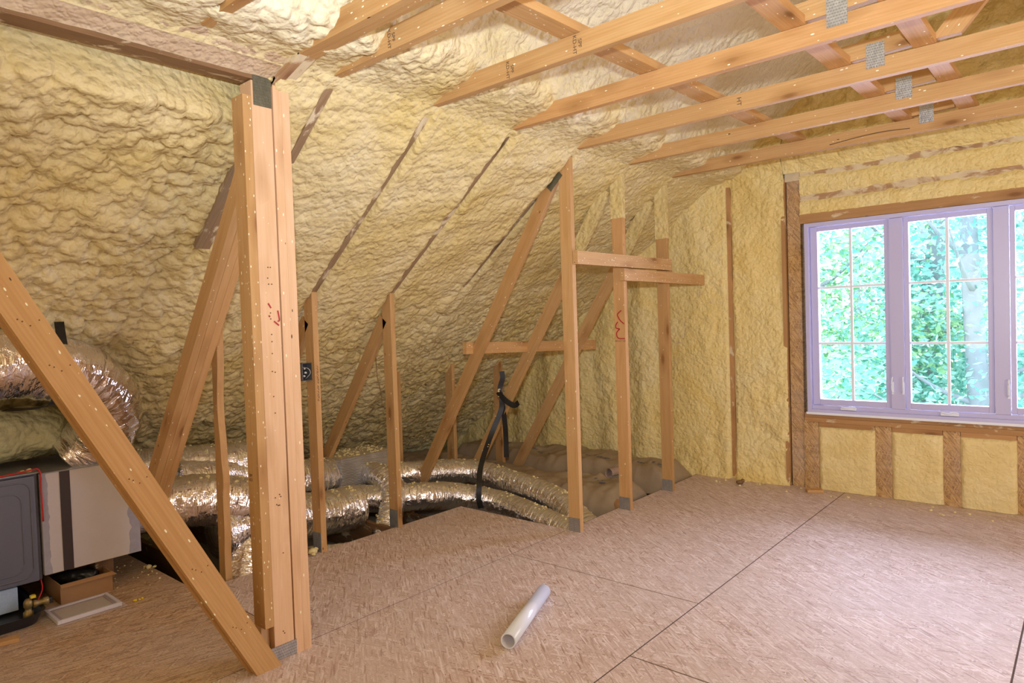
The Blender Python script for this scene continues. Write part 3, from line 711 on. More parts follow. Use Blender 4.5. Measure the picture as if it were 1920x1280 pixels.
# ------------------------------------------------------------------ roof trusses
TD = 0.038; TW = 0.089; yv = (0, 1, 0)
labels = {
 1.13: 'truss above the long header, ceiling joist mostly swallowed by white foam at top left',
 1.75: 'foam-spattered truss joist just behind the doubled joist, standing on a wavy-edged stud',
 2.33: 'truss with the metal switch box on its short knee stud, joist at top centre',
 2.94: 'truss with short diagonal strut beside the second knee stud from the big post',
 3.57: 'truss carrying the dull green nail plate at the top of its tall knee stud',
 4.20: 'truss whose tall knee stud carries the red scribble',
 4.85: 'last truss before the window wall, with a dark split in its joist'}
TR = {}
def stamp(s, x, y, z, parent, size=0.028, rot=True):
    xd, yd = ((0, 0, -1), (1, 0, 0)) if rot else ((1, 0, 0), (0, 0, 1))
    return text_obj('grade_stamp', s, size, basis((x, y-0.0008, z), xd, yd), M['ink'], parent)
for yt in TY:
    t = empty('roof_truss', (-2.6, yt, 0), labels[yt], 'roof truss', 'repeated roof trusses'); TR[yt] = t; ym = yt+TD/2
    wood = 'wood_fleck' if yt < 2.0 else 'wood'
    x0 = -2.60 if yt > 1.2 else -2.40
    cb = timber('ceiling_joist', (x0, ym, 2.49+TW/2), (1.05, ym, 2.49+TW/2), TW, TD, yv, M[wood], t)
    # top chord (rafter): underside shows between the foam bays
    off = TW/2/math.cos(math.atan(K))
    xa = -5.6
    xa = -5.6 if yt > 2 else -2.98
    if yt > 1.5: timber('rafter', (xa, ym, roof_z(xa)+off), (-1.0, ym, roof_z(-1.0)+off), TW, TD, yv, M['wood_old'], t)
    # webs over the joists
    if yt > 2:
        if yt == 3.57: timber('web', (-0.49, ym, 2.60), (0.02, ym, 3.20), TW, TD, yv, M['wood'], t, cut0=(0, 0, 1))
        timber('web_block', (-0.96, ym, 2.632), (-0.625, ym, 2.640), TW*0.9, TD, yv, M['wood'], t)
        nail_plate((-0.770, yt-0.0015, 2.595), (1, 0, 0), (0, 0, 1), 0.078, 0.115, cb)
    if yt > 3.3:      # tall knee stud, diagonal and eave stud
        ks = timber('knee_stud', (-2.602, ym, 0.0), (-2.602, ym, 2.49), TW, TD, yv, M['wood'], t)
        dg = timber('diagonal_strut', (-2.70, ym, 2.34), (-4.32, ym, -0.16), TW, TD, yv, M['wood'], t)
        timber('eave_stud', (-4.42, ym, -0.15), (-4.42, ym, 1.04), TW, TD, yv, M['wood'], t)
        nail_plate((-2.602, yt-0.0015, 0.045), (1, 0, 0), (0, 0, 1), 0.092, 0.09, ks)
        if yt > 4:    # upper ends sprayed over with foam
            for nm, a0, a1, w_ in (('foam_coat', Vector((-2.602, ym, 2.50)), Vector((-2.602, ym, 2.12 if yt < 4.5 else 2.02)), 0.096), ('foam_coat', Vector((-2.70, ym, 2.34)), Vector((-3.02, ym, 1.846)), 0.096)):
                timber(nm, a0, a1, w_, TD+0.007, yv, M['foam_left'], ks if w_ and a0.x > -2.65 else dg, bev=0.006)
    elif yt > 2:      # short knee stud further back
        ks = timber('knee_stud', (-3.690, ym, -0.02), (-3.690, ym, 1.655), TW, TD, yv, M['wood'], t)
        timber('diagonal_strut', (-3.73, ym, 1.45), (-4.66, ym, 0.20), TW, TD, yv, M['wood'], t)
        nail_plate((-3.690, yt-0.0015, 0.055), (1, 0, 0), (0, 0, 1), 0.09, 0.13, ks)
    elif yt == 1.75:
        timber('knee_stud', (-3.745, ym, -0.02), (-3.720, ym, 1.60), 0.085, TD, yv, M['wood'], t, seg=40,
               wave=lambda u: -(0.012+0.03*math.exp(-((u-0.28)/0.10)**2)*0 + 0.022*math.exp(-((u-0.62)/0.16)**2)-0.018*math.exp(-((u-0.36)/0.05)**2)+0.01*math.sin(u*23)*0.4))
tag(TR[4.85].children[0])
# one more (gable) corner bits: rafter ends curving into foam at trusses 3-5
for yt in (3.57,):
    nail_plate((-2.70, yt-0.0022, 2.335), (1, 0, 0.95), (-0.95, 0, 1), 0.135, 0.11, TR[yt], 'plate_dull')
# crack in the last joist
cj = [c for c in TR[4.85].children if c.name.startswith('ceiling_joist')][0]
tube('split_crack', [(-1.33, 4.8495, 2.512), (-1.15, 4.8495, 2.528), (-1.0, 4.8495, 2.532), (-0.86, 4.8495, 2.522)], 0.0028, M['ink'], cj, n=6)
stamp('HT', -1.43, 3.57, 2.535, [c for c in TR[3.57].children if c.name.startswith('ceiling_joist')][0], 0.035)
stamp('SPF\nKD-HT', -1.61, 2.33, 2.535, [c for c in TR[2.33].children if c.name.startswith('ceiling_joist')][0], 0.026)
stamp('SPF\nKD-HT', -1.98, 2.33, 2.53, [c for c in TR[2.33].children if c.name.startswith('ceiling_joist')][0], 0.026)
stamp('SPF\nKD-HT', -2.10, 1.75, 2.535, [c for c in TR[1.75].children if c.name.startswith('ceiling_joist')][0], 0.026)
stamp('HT', -1.52, 1.75, 2.535, [c for c in TR[1.75].children if c.name.startswith('ceiling_joist')][0], 0.035)
# red scribble on the fourth truss's knee stud
ks = [c for c in TR[4.20].children if c.name.startswith('knee_stud')][0]
def mark(pts, mat, parent, w=0.008):
    return ribbon('marker_scribble', pts, (0, 1, 0), 0.0012, mat, parent, th=w, seg=6)
yf = 4.1992
mark([(-2.585, yf, 1.455), (-2.618, yf, 1.428), (-2.612, yf, 1.405), (-2.595, yf, 1.38), (-2.566, yf, 1.357)], M['red'], ks)
mark([(-2.618, yf, 1.372), (-2.634, yf, 1.350), (-2.634, yf, 1.328), (-2.610, yf, 1.322), (-2.606, yf, 1.318), (-2.628, yf, 1.296), (-2.628, yf, 1.268), (-2.612, yf, 1.252), (-2.562, yf, 1.250)], M['red'], ks)
text_obj('grade_stamp', 'KD-HT 123', 0.018, basis((-2.60, yf-0.0002, 1.232), (1, 0, 0), (0, 0, 1)), M['ink'], ks)
# handwriting and switch box on the first short knee stud
ks = [c for c in TR[2.33].children if c.name.startswith('knee_stud')][0]
rr = random.Random(3); z_ = 1.165; 
hand = []
for i in range(13):
    y_ = 2.352
    hand.append([(-3.6448, y_-0.007, z_), (-3.6448, y_+rr.uniform(-0.002, 0.008), z_-0.004), (-3.6448, y_+rr.uniform(-0.008, 0.003), z_-0.009), (-3.6448, y_+0.006, z_-0.012)]); z_ -= 0.0165 if i != 6 else 0.026
Vv = []; Ff = []
for h_ in hand:
    v_, f_, _ = tube_data(spline(h_, 4), 0.0012, 4); o_ = len(Vv); Vv += v_; Ff += [[i+o_ for i in f] for f in f_]
mesh_obj('handwriting', Vv, Ff, M['ink'], ks)
bx = empty('switch_box', (-3.69, 2.28, 1.12), 'small open metal switch box with wires, fixed to the stud right of the big post', 'electrical box')
bm = bmesh.new()
x0, x1, y0, y1, z0, z1 = -3.735, -3.672, 2.262, 2.329, 1.075, 1.185
for lo, hi in (((x0, y0, z0), (x0+0.002, y1, z1)), ((x0, y0, z0), (x1, y0+0.002, z1)), ((x0, y1-0.002, z0), (x1, y1, z1)), ((x0, y0, z0), (x1, y1, z0+0.002)), ((x0, y0, z1-0.002), (x1, y1, z1))): add_box(bm, lo, hi)
bm_obj('box_body', bm, M['steel_box'], bx)
box('box_lining', (x0+0.003, y0+0.003, z0+0.003), (x0+0.006, y1-0.003, z1-0.003), M['black_plastic'], bx)
tube('wire', [(x0+0.01, 2.285, 1.16), (x1-0.004, 2.305, 1.15), (x1-0.002, 2.318, 1.12), (x0+0.02, 2.31, 1.085)], 0.0018, M['wire_w'], bx)
blob_mesh('wire_nut', [((x1-0.012, 2.285, 1.15), 0.008), ((x1-0.010, 2.290, 1.125), 0.009), ((x1-0.012, 2.280, 1.105), 0.009)], M['wire_w'], bx, 4)
# ------------------------------------------------------------------ the big built-up post and girder
post = empty('built_up_post', (-2.645, 1.49, 0), 'tall thick post built of several studs, standing at the foot of the leaning brace', 'post')
timber('post_stud', (-2.645, 1.400, 0.155), (-2.645, 1.400, 2.355), 0.089, 0.038, yv, M['wood_fleck'], post)
timber('post_stud', (-2.664, 1.4003, 0.0), (-2.664, 1.4003, 0.153), 0.050, 0.037, yv, M['wood_post'], post)
timber('post_stud', (-2.645, 1.4645, 0.0), (-2.645, 1.4645, 2.42), 0.0885, 0.0885, yv, M['wood_post'], post)
timber('post_stud', (-2.645, 1.535, 0.0), (-2.645, 1.535, 2.49), 0.089, 0.0375, yv, M['wood_post'], post)
timber('post_stud', (-2.645, 1.573, 0.0), (-2.645, 1.573, 2.49), 0.089, 0.0375, yv, M['wood_post'], post)
nail_plate((-2.5993, 1.468, 2.385), (0, 1, 0), (0, 0, 1), 0.08, 0.13, post, 'plate_dull')
nail_plate((-2.5993, 1.425, 0.035), (0, 1, 0.0), (0, 0, 1), 0.19, 0.062, post)
text_obj('grade_stamp', 'SPF\nKD', 0.018, basis((-2.665, 1.3805, 0.78), (1, 0, 0), (0, 0, 1)), M['ink'], post)
for pts in ([(-2.5992, 1.455, 1.505), (-2.5992, 1.467, 1.485)], [(-2.5992, 1.456, 1.455), (-2.5992, 1.460, 1.448)], [(-2.5992, 1.497, 1.475), (-2.5992, 1.503, 1.435), (-2.5992, 1.495, 1.43)], [(-2.5992, 1.478, 1.43), (-2.5992, 1.500, 1.412)]):
    ribbon('marker_scribble', pts, (1, 0, 0), 0.0012, M['red'], post, th=0.006, seg=3)
Vv = []; Ff = []
for (yy, zz) in [(1.461, 1.655), (1.472, 1.655), (1.458, 1.61), (1.461, 1.585), (1.475, 1.585), (1.464, 1.465), (1.464, 1.44), (1.465, 1.375), (1.465, 1.345), (1.464, 1.295), (1.461, 1.22), (1.474, 1.216), (1.462, 1.115), (1.466, 1.045), (1.47, 0.70), (1.455, 0.66), (1.45, 0.69), (1.462, 0.655), (1.468, 0.655), (1.475, 0.69), (1.475, 0.45), (1.46, 0.12), (1.466, 0.11)]:
    bm_ = tube_data([Vector((-2.6002, yy, zz)), Vector((-2.5990, yy, zz))], 0.0028, 8); o_ = len(Vv); Vv += bm_[0]; Ff += [[i+o_ for i in f] for f in bm_[1]]
mesh_obj('nail_head', Vv, Ff, M['ink'], post)['kind'] = 'stuff'
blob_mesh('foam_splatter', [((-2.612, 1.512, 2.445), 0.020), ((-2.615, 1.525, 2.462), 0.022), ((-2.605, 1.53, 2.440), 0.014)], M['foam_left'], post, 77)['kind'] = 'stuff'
gd = empty('girder_truss', (-2.6, 1.55, 0), 'doubled truss over the big post, with a two-ply joist and a thick diagonal strut', 'roof truss')
for yy in (1.5345, 1.573):
    timber('ceiling_joist', (-2.40, yy, 2.49+TW/2), (1.05, yy, 2.49+TW/2), TW, 0.0375, yv, M['wood_fleck'], gd)
    timber('haunch', (-2.618, yy, 2.465), (-2.40, yy, 2.53), 0.085, 0.0375, yv, M['wood_foamy'], gd)
    timber('rafter', (-3.42, yy, roof_z(-3.42)+0.056), (-2.6, yy, roof_z(-2.6)+0.056), TW, 0.0375, yv, M['wood_old'], gd)
for yy in (1.4955, 1.5345, 1.573): timber('diagonal_strut', (-2.76, yy, 2.18), (-4.12, yy, 0.42), 0.089, 0.0375, yv, M['wood'], gd)
# header running from the post toward the camera
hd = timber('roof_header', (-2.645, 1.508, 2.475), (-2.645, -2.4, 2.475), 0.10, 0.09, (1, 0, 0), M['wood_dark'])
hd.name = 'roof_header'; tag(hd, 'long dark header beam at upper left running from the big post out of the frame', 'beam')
# foam-smeared ledge over the header
xs = np.linspace(-2.598, -2.30, 34); ys = np.linspace(0.15, 1.535, 150)
X, Y = np.meshgrid(xs, ys, indexing='ij'); u_ = (X+2.598)/0.298
Z = 2.440+0.150*u_**0.9-0.5*(lumpy(Y, X, 0.8, 66)-0.02)*sstep(0.0, 0.5, u_)+0.010*(fbm(Y*8, X*20, 12)-0.5)
ld = grid_mesh('trim_1', np.stack([X, Y, Z], -1), foam_mat('foam_skin_on_beam', (0.66, 0.50, 0.33), (0.56, 0.40, 0.25), (0.78, 0.68, 0.46), fine=0.9, blister=0.5, skin=0.6)); tag(ld, kind='structure')
# leaning brace
br = timber('leaning_brace', (-2.581, 1.372, 0.0), (-2.581, 0.07, 2.46), 0.096, 0.038, (1, 0, 0), M['wood'], cut0=(0, 0, 1)); tag(br, 'thick 2x4 brace leaning from upper left down to the foot of the big post', 'brace')
Vv = []; Ff = []
dL = Vector((0, -1.302, 2.46)).normalized(); dW = Vector((0, dL.z, -dL.y))
for a_ in (0.24, 0.55, 0.98, 1.45, 1.62):
    for k_, (da, db) in enumerate(((0, 0), (0.022, -0.012), (0.034, -0.02), (0.004, 0.03))):
        p = Vector((-2.5625, 1.372, 0))+dL*(a_+da)+dW*db
        v_, f_, _ = tube_data([p, p+Vector((0.0012, 0, 0))], 0.0026, 8); o_ = len(Vv); Vv += v_; Ff += [[i+o_ for i in f] for f in f_]
mesh_obj('nail_head', Vv, Ff, M['ink'], br)['kind'] = 'stuff'
br2 = timber('brace_cleat', (-2.6200, 1.345, 0.0), (-2.6200, 0.04, 2.46), 0.06, 0.036, (1, 0, 0), M['wood'], br, cut0=(0, 0, 1))
# ------------------------------------------------------------------ loose boards nailed to the framing
o = timber('cross_board', (-2.535, 3.575, 1.800), (-2.535, 4.86, 1.806), 0.086, 0.038, (1, 0, 0), M['wood_fleck']); tag(o, 'upper of two short boards nailed across the tall knee studs', 'board', 'boards nailed across studs')
o = timber('cross_board', (-2.535, 4.143, 1.708), (-2.535, 5.44, 1.702), 0.085, 0.038, (1, 0, 0), M['wood_fleck']); tag(o, 'lower of two short boards across the tall studs, reaching the foam gable wall', 'board', 'boards nailed across studs')
o = timber('cross_board', (-3.50, 3.50, 1.215), (-3.50, 5.20, 1.165), 0.085, 0.038, (1, 0, 0), M['wood_fleck']); tag(o, 'board low behind the diagonal struts, ends sticking out past them', 'board')
o = timber('joist_brace', (-1.70, 0.9, 2.60), (-1.545, 4.90, 2.60), 0.10, 0.038, (0, 0, 1), M['wood_fleck']); tag(o, 'long flat board lying on the ceiling joists nearest the sloping foam', 'board', 'flat boards on top of the joists')
o = timber('joist_brace', (-0.97, 1.6, 2.60), (-0.895, 4.92, 2.60), 0.095, 0.038, (0, 0, 1), M['wood']); tag(o, 'flat board on the joists just left of the nail plates', 'board', 'flat boards on top of the joists')
o = timber('joist_brace', (-0.585, 1.6, 2.60), (-0.558, 4.98, 2.60), 0.089, 0.038, (0, 0, 1), M['wood']); tag(o, 'flat board on the joists just right of the nail plates', 'board', 'flat boards on top of the joists')
# ------------------------------------------------------------------ ducts
def duct_thing(name, label, ctrl, r, mat, n_spl, seed, group=None, **kw):
    o, pts = duct(name, ctrl, r, M[mat], seed=seed, **kw); tag(o, label, 'duct', group)
    if n_spl: splatter(o, pts, r, n_spl, int(seed*7)+3)
    return o
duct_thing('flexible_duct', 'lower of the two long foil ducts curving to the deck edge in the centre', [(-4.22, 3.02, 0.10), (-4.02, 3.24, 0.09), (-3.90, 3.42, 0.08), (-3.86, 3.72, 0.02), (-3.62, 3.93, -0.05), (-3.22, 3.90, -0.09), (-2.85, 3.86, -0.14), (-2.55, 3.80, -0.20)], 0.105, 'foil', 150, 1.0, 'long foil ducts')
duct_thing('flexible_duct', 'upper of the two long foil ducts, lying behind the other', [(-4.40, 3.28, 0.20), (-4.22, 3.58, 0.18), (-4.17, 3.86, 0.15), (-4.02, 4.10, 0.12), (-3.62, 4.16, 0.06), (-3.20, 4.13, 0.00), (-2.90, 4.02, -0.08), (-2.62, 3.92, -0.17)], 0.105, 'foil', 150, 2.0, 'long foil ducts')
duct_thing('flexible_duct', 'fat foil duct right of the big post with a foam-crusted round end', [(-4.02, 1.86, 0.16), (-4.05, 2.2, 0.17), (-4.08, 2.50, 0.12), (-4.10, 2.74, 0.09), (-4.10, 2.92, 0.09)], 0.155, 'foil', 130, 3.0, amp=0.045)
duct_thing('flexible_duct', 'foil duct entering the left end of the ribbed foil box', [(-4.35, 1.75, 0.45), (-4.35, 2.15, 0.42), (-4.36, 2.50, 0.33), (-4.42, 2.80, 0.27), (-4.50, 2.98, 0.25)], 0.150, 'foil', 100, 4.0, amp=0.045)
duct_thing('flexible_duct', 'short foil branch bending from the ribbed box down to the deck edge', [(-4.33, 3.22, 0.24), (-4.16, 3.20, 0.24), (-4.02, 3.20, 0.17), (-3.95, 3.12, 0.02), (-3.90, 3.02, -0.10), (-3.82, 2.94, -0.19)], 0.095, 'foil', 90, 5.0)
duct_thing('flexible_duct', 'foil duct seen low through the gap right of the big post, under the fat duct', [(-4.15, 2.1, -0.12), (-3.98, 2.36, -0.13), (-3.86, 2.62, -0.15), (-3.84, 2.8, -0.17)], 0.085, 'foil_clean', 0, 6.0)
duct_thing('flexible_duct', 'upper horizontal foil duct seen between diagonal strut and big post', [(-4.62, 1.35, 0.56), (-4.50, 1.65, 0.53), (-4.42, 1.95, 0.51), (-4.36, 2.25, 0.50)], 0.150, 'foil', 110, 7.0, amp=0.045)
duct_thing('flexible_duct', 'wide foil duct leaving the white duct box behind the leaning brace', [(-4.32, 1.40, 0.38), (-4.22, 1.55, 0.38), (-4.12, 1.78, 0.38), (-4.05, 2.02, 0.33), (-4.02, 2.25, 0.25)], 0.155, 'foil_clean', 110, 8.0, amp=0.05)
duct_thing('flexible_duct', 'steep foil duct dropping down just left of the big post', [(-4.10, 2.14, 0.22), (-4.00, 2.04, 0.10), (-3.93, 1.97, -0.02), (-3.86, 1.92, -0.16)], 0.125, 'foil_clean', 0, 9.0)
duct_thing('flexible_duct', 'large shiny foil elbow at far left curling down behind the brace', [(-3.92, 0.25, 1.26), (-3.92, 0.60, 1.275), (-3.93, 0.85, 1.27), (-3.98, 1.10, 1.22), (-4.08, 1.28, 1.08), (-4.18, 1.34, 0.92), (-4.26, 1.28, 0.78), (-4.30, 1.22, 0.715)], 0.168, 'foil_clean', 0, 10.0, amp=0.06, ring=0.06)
# foam-buried duct under it
ctrl = [(-4.30, 0.20, 0.90), (-4.32, 0.55, 0.90), (-4.34, 0.85, 0.89), (-4.40, 1.08, 0.88), (-4.55, 1.2, 0.88)]
V, F, UV = tube_data(spline(ctrl, 22), 0.135, 40, True, rn=lambda l, a: 0.25*mnoise.noise(Vector((l*7, math.cos(a)*1.5, math.sin(a)*1.5)))+0.12*abs(mnoise.noise(Vector((l*22, math.cos(a)*4, math.sin(a)*4)))))
c = Vector(ctrl[0]); o = mesh_obj('foam_covered_duct', [v-c for v in V], F, M['foam_green'], None, Matrix.Translation(c), True, UV); tag(o, 'greenish foam-covered duct under the shiny elbow at far left', 'duct')
# ribbed foil box
bb = bmesh.new(); add_box(bb, (-4.66, 2.96, 0.13), (-4.32, 3.47, 0.40), 0.02)
for f in bb.faces: pass
uvl = bb.loops.layers.uv.new('uv')
for f in bb.faces:
    for l in f.loops: l[uvl].uv = (l.vert.co.y+l.vert.co.x, l.vert.co.z)
o = bm_obj('junction_box', bb, M['foil_box']); tag(o, 'ribbed foil-wrapped junction box where the foil ducts meet', 'duct box')
rnd = random.Random(5); s_ = blob_mesh('foam_splatter', [((rnd.uniform(-4.65, -4.34), rnd.uniform(2.98, 3.45), 0.402), rnd.choice((0.005, 0.008, 0.012))) for _ in range(110)], M['foam_crumb'], o, 5); s_['kind'] = 'stuff'
# foam-buried conduit on the slope
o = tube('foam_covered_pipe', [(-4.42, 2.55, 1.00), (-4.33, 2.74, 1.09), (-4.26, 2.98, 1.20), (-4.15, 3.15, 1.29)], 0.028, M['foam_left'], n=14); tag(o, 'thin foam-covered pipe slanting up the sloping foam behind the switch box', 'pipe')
o = tube('loose_wire', [(-3.905, 3.0, 1.23), (-3.895, 3.0, 1.05), (-3.86, 3.0, 0.93), (-3.85, 3.0, 0.83)], 0.0025, M['wood_dark'], seg=6, n=6); tag(o, 'thin dark wire dangling between the two short knee studs', 'wire')
# straps
st = empty('hanging_strap', (-3.73, 4.18, 0.98), 'black webbing strap hanging from a strut and looped round the long foil ducts', 'strap')
ribbon('webbing', [(-3.735, 4.165, 0.99), (-3.735, 4.17, 0.93), (-3.76, 4.16, 0.84), (-3.74, 4.155, 0.76), (-3.75, 4.15, 0.66), (-3.79, 4.06, 0.46), (-3.74, 3.88, 0.25), (-3.67, 3.78, 0.12), (-3.66, 3.76, 0.02), (-3.66, 3.78, -0.06)], (1, 0.9, 0), 0.042, M['black'], st)
ribbon('webbing', [(-3.75, 4.17, 0.74), (-3.77, 4.22, 0.55), (-3.80, 4.26, 0.40), (-3.82, 4.28, 0.24)], (1, 0.9, 0), 0.042, M['black'], st)
ribbon('strap_tail', [(-3.77, 4.145, 0.82), (-3.70, 4.15, 0.755), (-3.62, 4.17, 0.71), (-3.575, 4.18, 0.735)], (0.2, 0.2, 1), 0.045, M['black'], st)
blob_mesh('foam_splatter', [((-3.755, 4.145, 0.84), 0.011), ((-3.757, 4.140, 0.825), 0.012), ((-3.76, 4.14, 0.78), 0.006), ((-3.765, 4.10, 0.62), 0.007), ((-3.76, 4.0, 0.40), 0.007), ((-3.755, 3.985, 0.385), 0.006)], M['foam_crumb'], st, 8)['kind'] = 'stuff'
o = ribbon('hanging_strap', [(-3.85, 2.02, 0.30), (-3.80, 2.08, 0.50), (-3.79, 2.16, 0.56), (-3.78, 2.22, 0.62)], (0.4, 0.3, 1), 0.05, M['black']); tag(o, 'short black strap poking out between the big post and the switch-box stud', 'strap')
o = ribbon('hanging_strap', [(-3.90, 1.055, 1.47), (-3.86, 1.05, 1.40), (-3.80, 1.045, 1.27), (-3.76, 1.02, 1.18), (-3.77, 0.98, 1.08), (-3.86, 0.90, 1.055), (-4.0, 0.84, 1.05)], (0, 1, 0.2), 0.042, M['black']); tag(o, 'black strap slung under the shiny elbow at far left', 'strap')
# ------------------------------------------------------------------ furnace and its duct
fu = empty('furnace', (-4.4, 0.6, 0.14), 'grey steel furnace cabinet with recessed door panel, cut by the left edge', 'furnace')
box('cabinet', (-4.72, 0.20, 0.145), (-4.13, 0.985, 0.700), M['furnace'], fu, bev=0.004)
bm = bmesh.new(); add_box(bm, (-4.129, 0.24, 0.150), (-4.098, 0.965, 0.690), 0.006); dr = bm_obj('door_panel', bm, M['furnace'], fu)
def frame_ring(name, x, y0, y1, z0, z1, r, mat, parent):
    pts = []
    for cy, cz, a0 in ((y1-0.05, z1-0.05, 0), (y0+0.05, z1-0.05, 90), (y0+0.05, z0+0.05, 180), (y1-0.05, z0+0.05, 270)):
        for k in range(5):
            a = math.radians(a0+k*22.5); pts.append(Vector((x, cy+0.05*math.cos(a), cz+0.05*math.sin(a))))
    pts.append(pts[0]); V, F, UV = tube_data(pts, r, 8, False); return mesh_obj(name, V, F, mat, parent, None, True)
frame_ring('embossed_rim', -4.099, 0.30, 0.945, 0.175, 0.665, 0.005, M['furnace'], dr)
frame_ring('embossed_rim', -4.099, 0.34, 0.905, 0.205, 0.615, 0.004, M['furnace'], dr)
box('cabinet_top', (-4.72, 0.20, 0.7005), (-4.10, 0.988, 0.706), M['furnace_top'], fu)
tube('red_wire', [(-4.11, 0.55, 0.712), (-4.10, 0.80, 0.712), (-4.08, 0.93, 0.722), (-4.09, 0.985, 0.715), (-4.092, 0.99, 0.60), (-4.092, 0.992, 0.45)], 0.004, M['red_wire'], fu)
tube('red_wire', [(-4.12, 0.975, 0.15), (-4.08, 0.97, 0.11), (-4.05, 0.945, 0.075), (-4.03, 0.93, 0.06)], 0.003, M['red_wire'], fu)
pl = empty('duct_plenum', (-4.4, 1.2, 0.16), 'white-wrapped rectangular duct box with grey sealed ends and a dark tape band, beside the furnace', 'duct')
box('duct_body', (-4.66, 0.990, 0.165), (-4.105, 1.455, 0.690), M['duct_wrap'], pl, bev=0.003)
def edge_strip(name, y0, y1, fn0, fn1, mat, x=-4.1035, parent=pl):
    V = []; F = []; n = 40
    for i in range(n+1):
        z = 0.166+(0.690-0.166)*i/n
        V += [(x, y0+fn0(z), z), (x, y1+fn1(z), z), (x-0.001, y0+fn0(z), z), (x-0.001, y1+fn1(z), z)]
    for i in range(n):
        a = i*4; F += [(a, a+1, a+5, a+4), (a+2, a+6, a+7, a+3), (a, a+4, a+6, a+2), (a+1, a+3, a+7, a+5)]
    return mesh_obj(name, V, F, mat, parent)
nzf = lambda s, k: (lambda z: k*(mnoise.noise(Vector((z*14, s, 0)))+0.5*mnoise.noise(Vector((z*40, s, 0)))))
zero = lambda z: 0
edge_strip('mastic_seal', 0.991, 1.020, zero, nzf(1, 0.014), M['mastic'])
edge_strip('mastic_seal', 1.400, 1.454, nzf(2, 0.02), zero, M['mastic'])
edge_strip('tape_band', 1.075, 1.122, zero, zero, M['black_tape'], -4.1025)
box('top_sheet', (-4.66, 0.990, 0.6905), (-4.10, 1.456, 0.696), M['furnace_top'], pl)
o = blob_mesh('foam_chunk', [((-4.16, 0.93, 0.712), 0.012), ((-4.15, 0.955, 0.712), 0.014), ((-4.17, 0.965, 0.71), 0.010)], M['foam_crumb'], None, 9); tag(o, 'small crumbs of pale foam lying on top of the furnace', 'foam scrap')
box('support_block', (-4.62, 1.25, 0.0), (-4.20, 1.34, 0.163), M['wood_dark'], pl)
o = box('polystyrene_block', (-4.5, 0.55, 0.022), (-4.12, 0.875, 0.140), M['blue_foam'], bev=0.004); tag(o, 'pale blue polystyrene block under the grey furnace at the left edge', 'block')
# drain pan
bm = bmesh.new(); prof = []; ring_o = []; 
def rrect(x0, x1, y0, y1, r, z, n=6):
    out = []
    for cx, cy, a0 in ((x1-r, y1-r, 0), (x0+r, y1-r, 90), (x0+r, y0+r, 180), (x1-r, y0+r, 270)):
        for k in range(n+1):
            a = math.radians(a0+90*k/n); out.append((cx+r*math.cos(a), cy+r*math.sin(a), z))
    return out
loops = [rrect(-4.75, -3.90, 0.1, 0.915, 0.07, 0.001), rrect(-4.77, -3.87, 0.08, 0.935, 0.08, 0.060), rrect(-4.78, -3.86, 0.07, 0.945, 0.085, 0.062), rrect(-4.76, -3.875, 0.09, 0.930, 0.075, 0.058), rrect(-4.745, -3.905, 0.105, 0.910, 0.065, 0.008)]
vv = [[bm.verts.new(p) for p in L_] for L_ in loops]
bm.faces.new(vv[0][::-1]); bm.faces.new(vv[-1])
for a, b_ in zip(vv, vv[1:]):
    for k in range(len(a)): bm.faces.new((a[k], a[(k+1) % len(a)], b_[(k+1) % len(a)], b_[k]))
o = bm_obj('drain_pan', bm, M['black_plastic']); tag(o, 'black plastic drain pan under the furnace at lower left', 'drain pan')
# brass valve in the pan corner
vl = empty('gas_valve', (-3.98, 0.90, 0.07), 'brownish metal pipe valve with a yellow tag, by the corner of the black pan', 'valve')
def lathe(name, prof, n, mat, parent, world):
    V = []; F = []
    for r, z in prof:
        for k in range(n): V.append((r*math.cos(2*math.pi*k/n), r*math.sin(2*math.pi*k/n), z))
    for i in range(len(prof)-1):
        for k in range(n): F.append((i*n+k, i*n+(k+1) % n, (i+1)*n+(k+1) % n, (i+1)*n+k))
    F.append(tuple(range(n))[::-1]); F.append(tuple(range((len(prof)-1)*n, len(prof)*n)))
    return mesh_obj(name, V, F, mat, parent, world, True)
lathe('valve_body', [(0.016, 0.0), (0.022, 0.006), (0.022, 0.035), (0.015, 0.04), (0.014, 0.055), (0.020, 0.062), (0.019, 0.085), (0.010, 0.10)], 16, M['brass'], vl, Matrix.Translation((-3.985, 0.885, 0.009)))
lathe('valve_port', [(0.018, 0.0), (0.020, 0.01), (0.014, 0.02), (0.013, 0.04), (0.019, 0.045), (0.019, 0.065)], 16, M['brass'], vl, basis((-3.985, 0.905, 0.075), (0, 0, 1), (1, 0, 0)))
box('valve_cap', (-3.998, 0.966, 0.060), (-3.972, 0.985, 0.088), M['black_plastic'], vl, bev=0.004)
box('yellow_tag', (-3.99, 0.893, 0.11), (-3.965, 0.915, 0.123), M['yellow'], vl, bev=0.003)
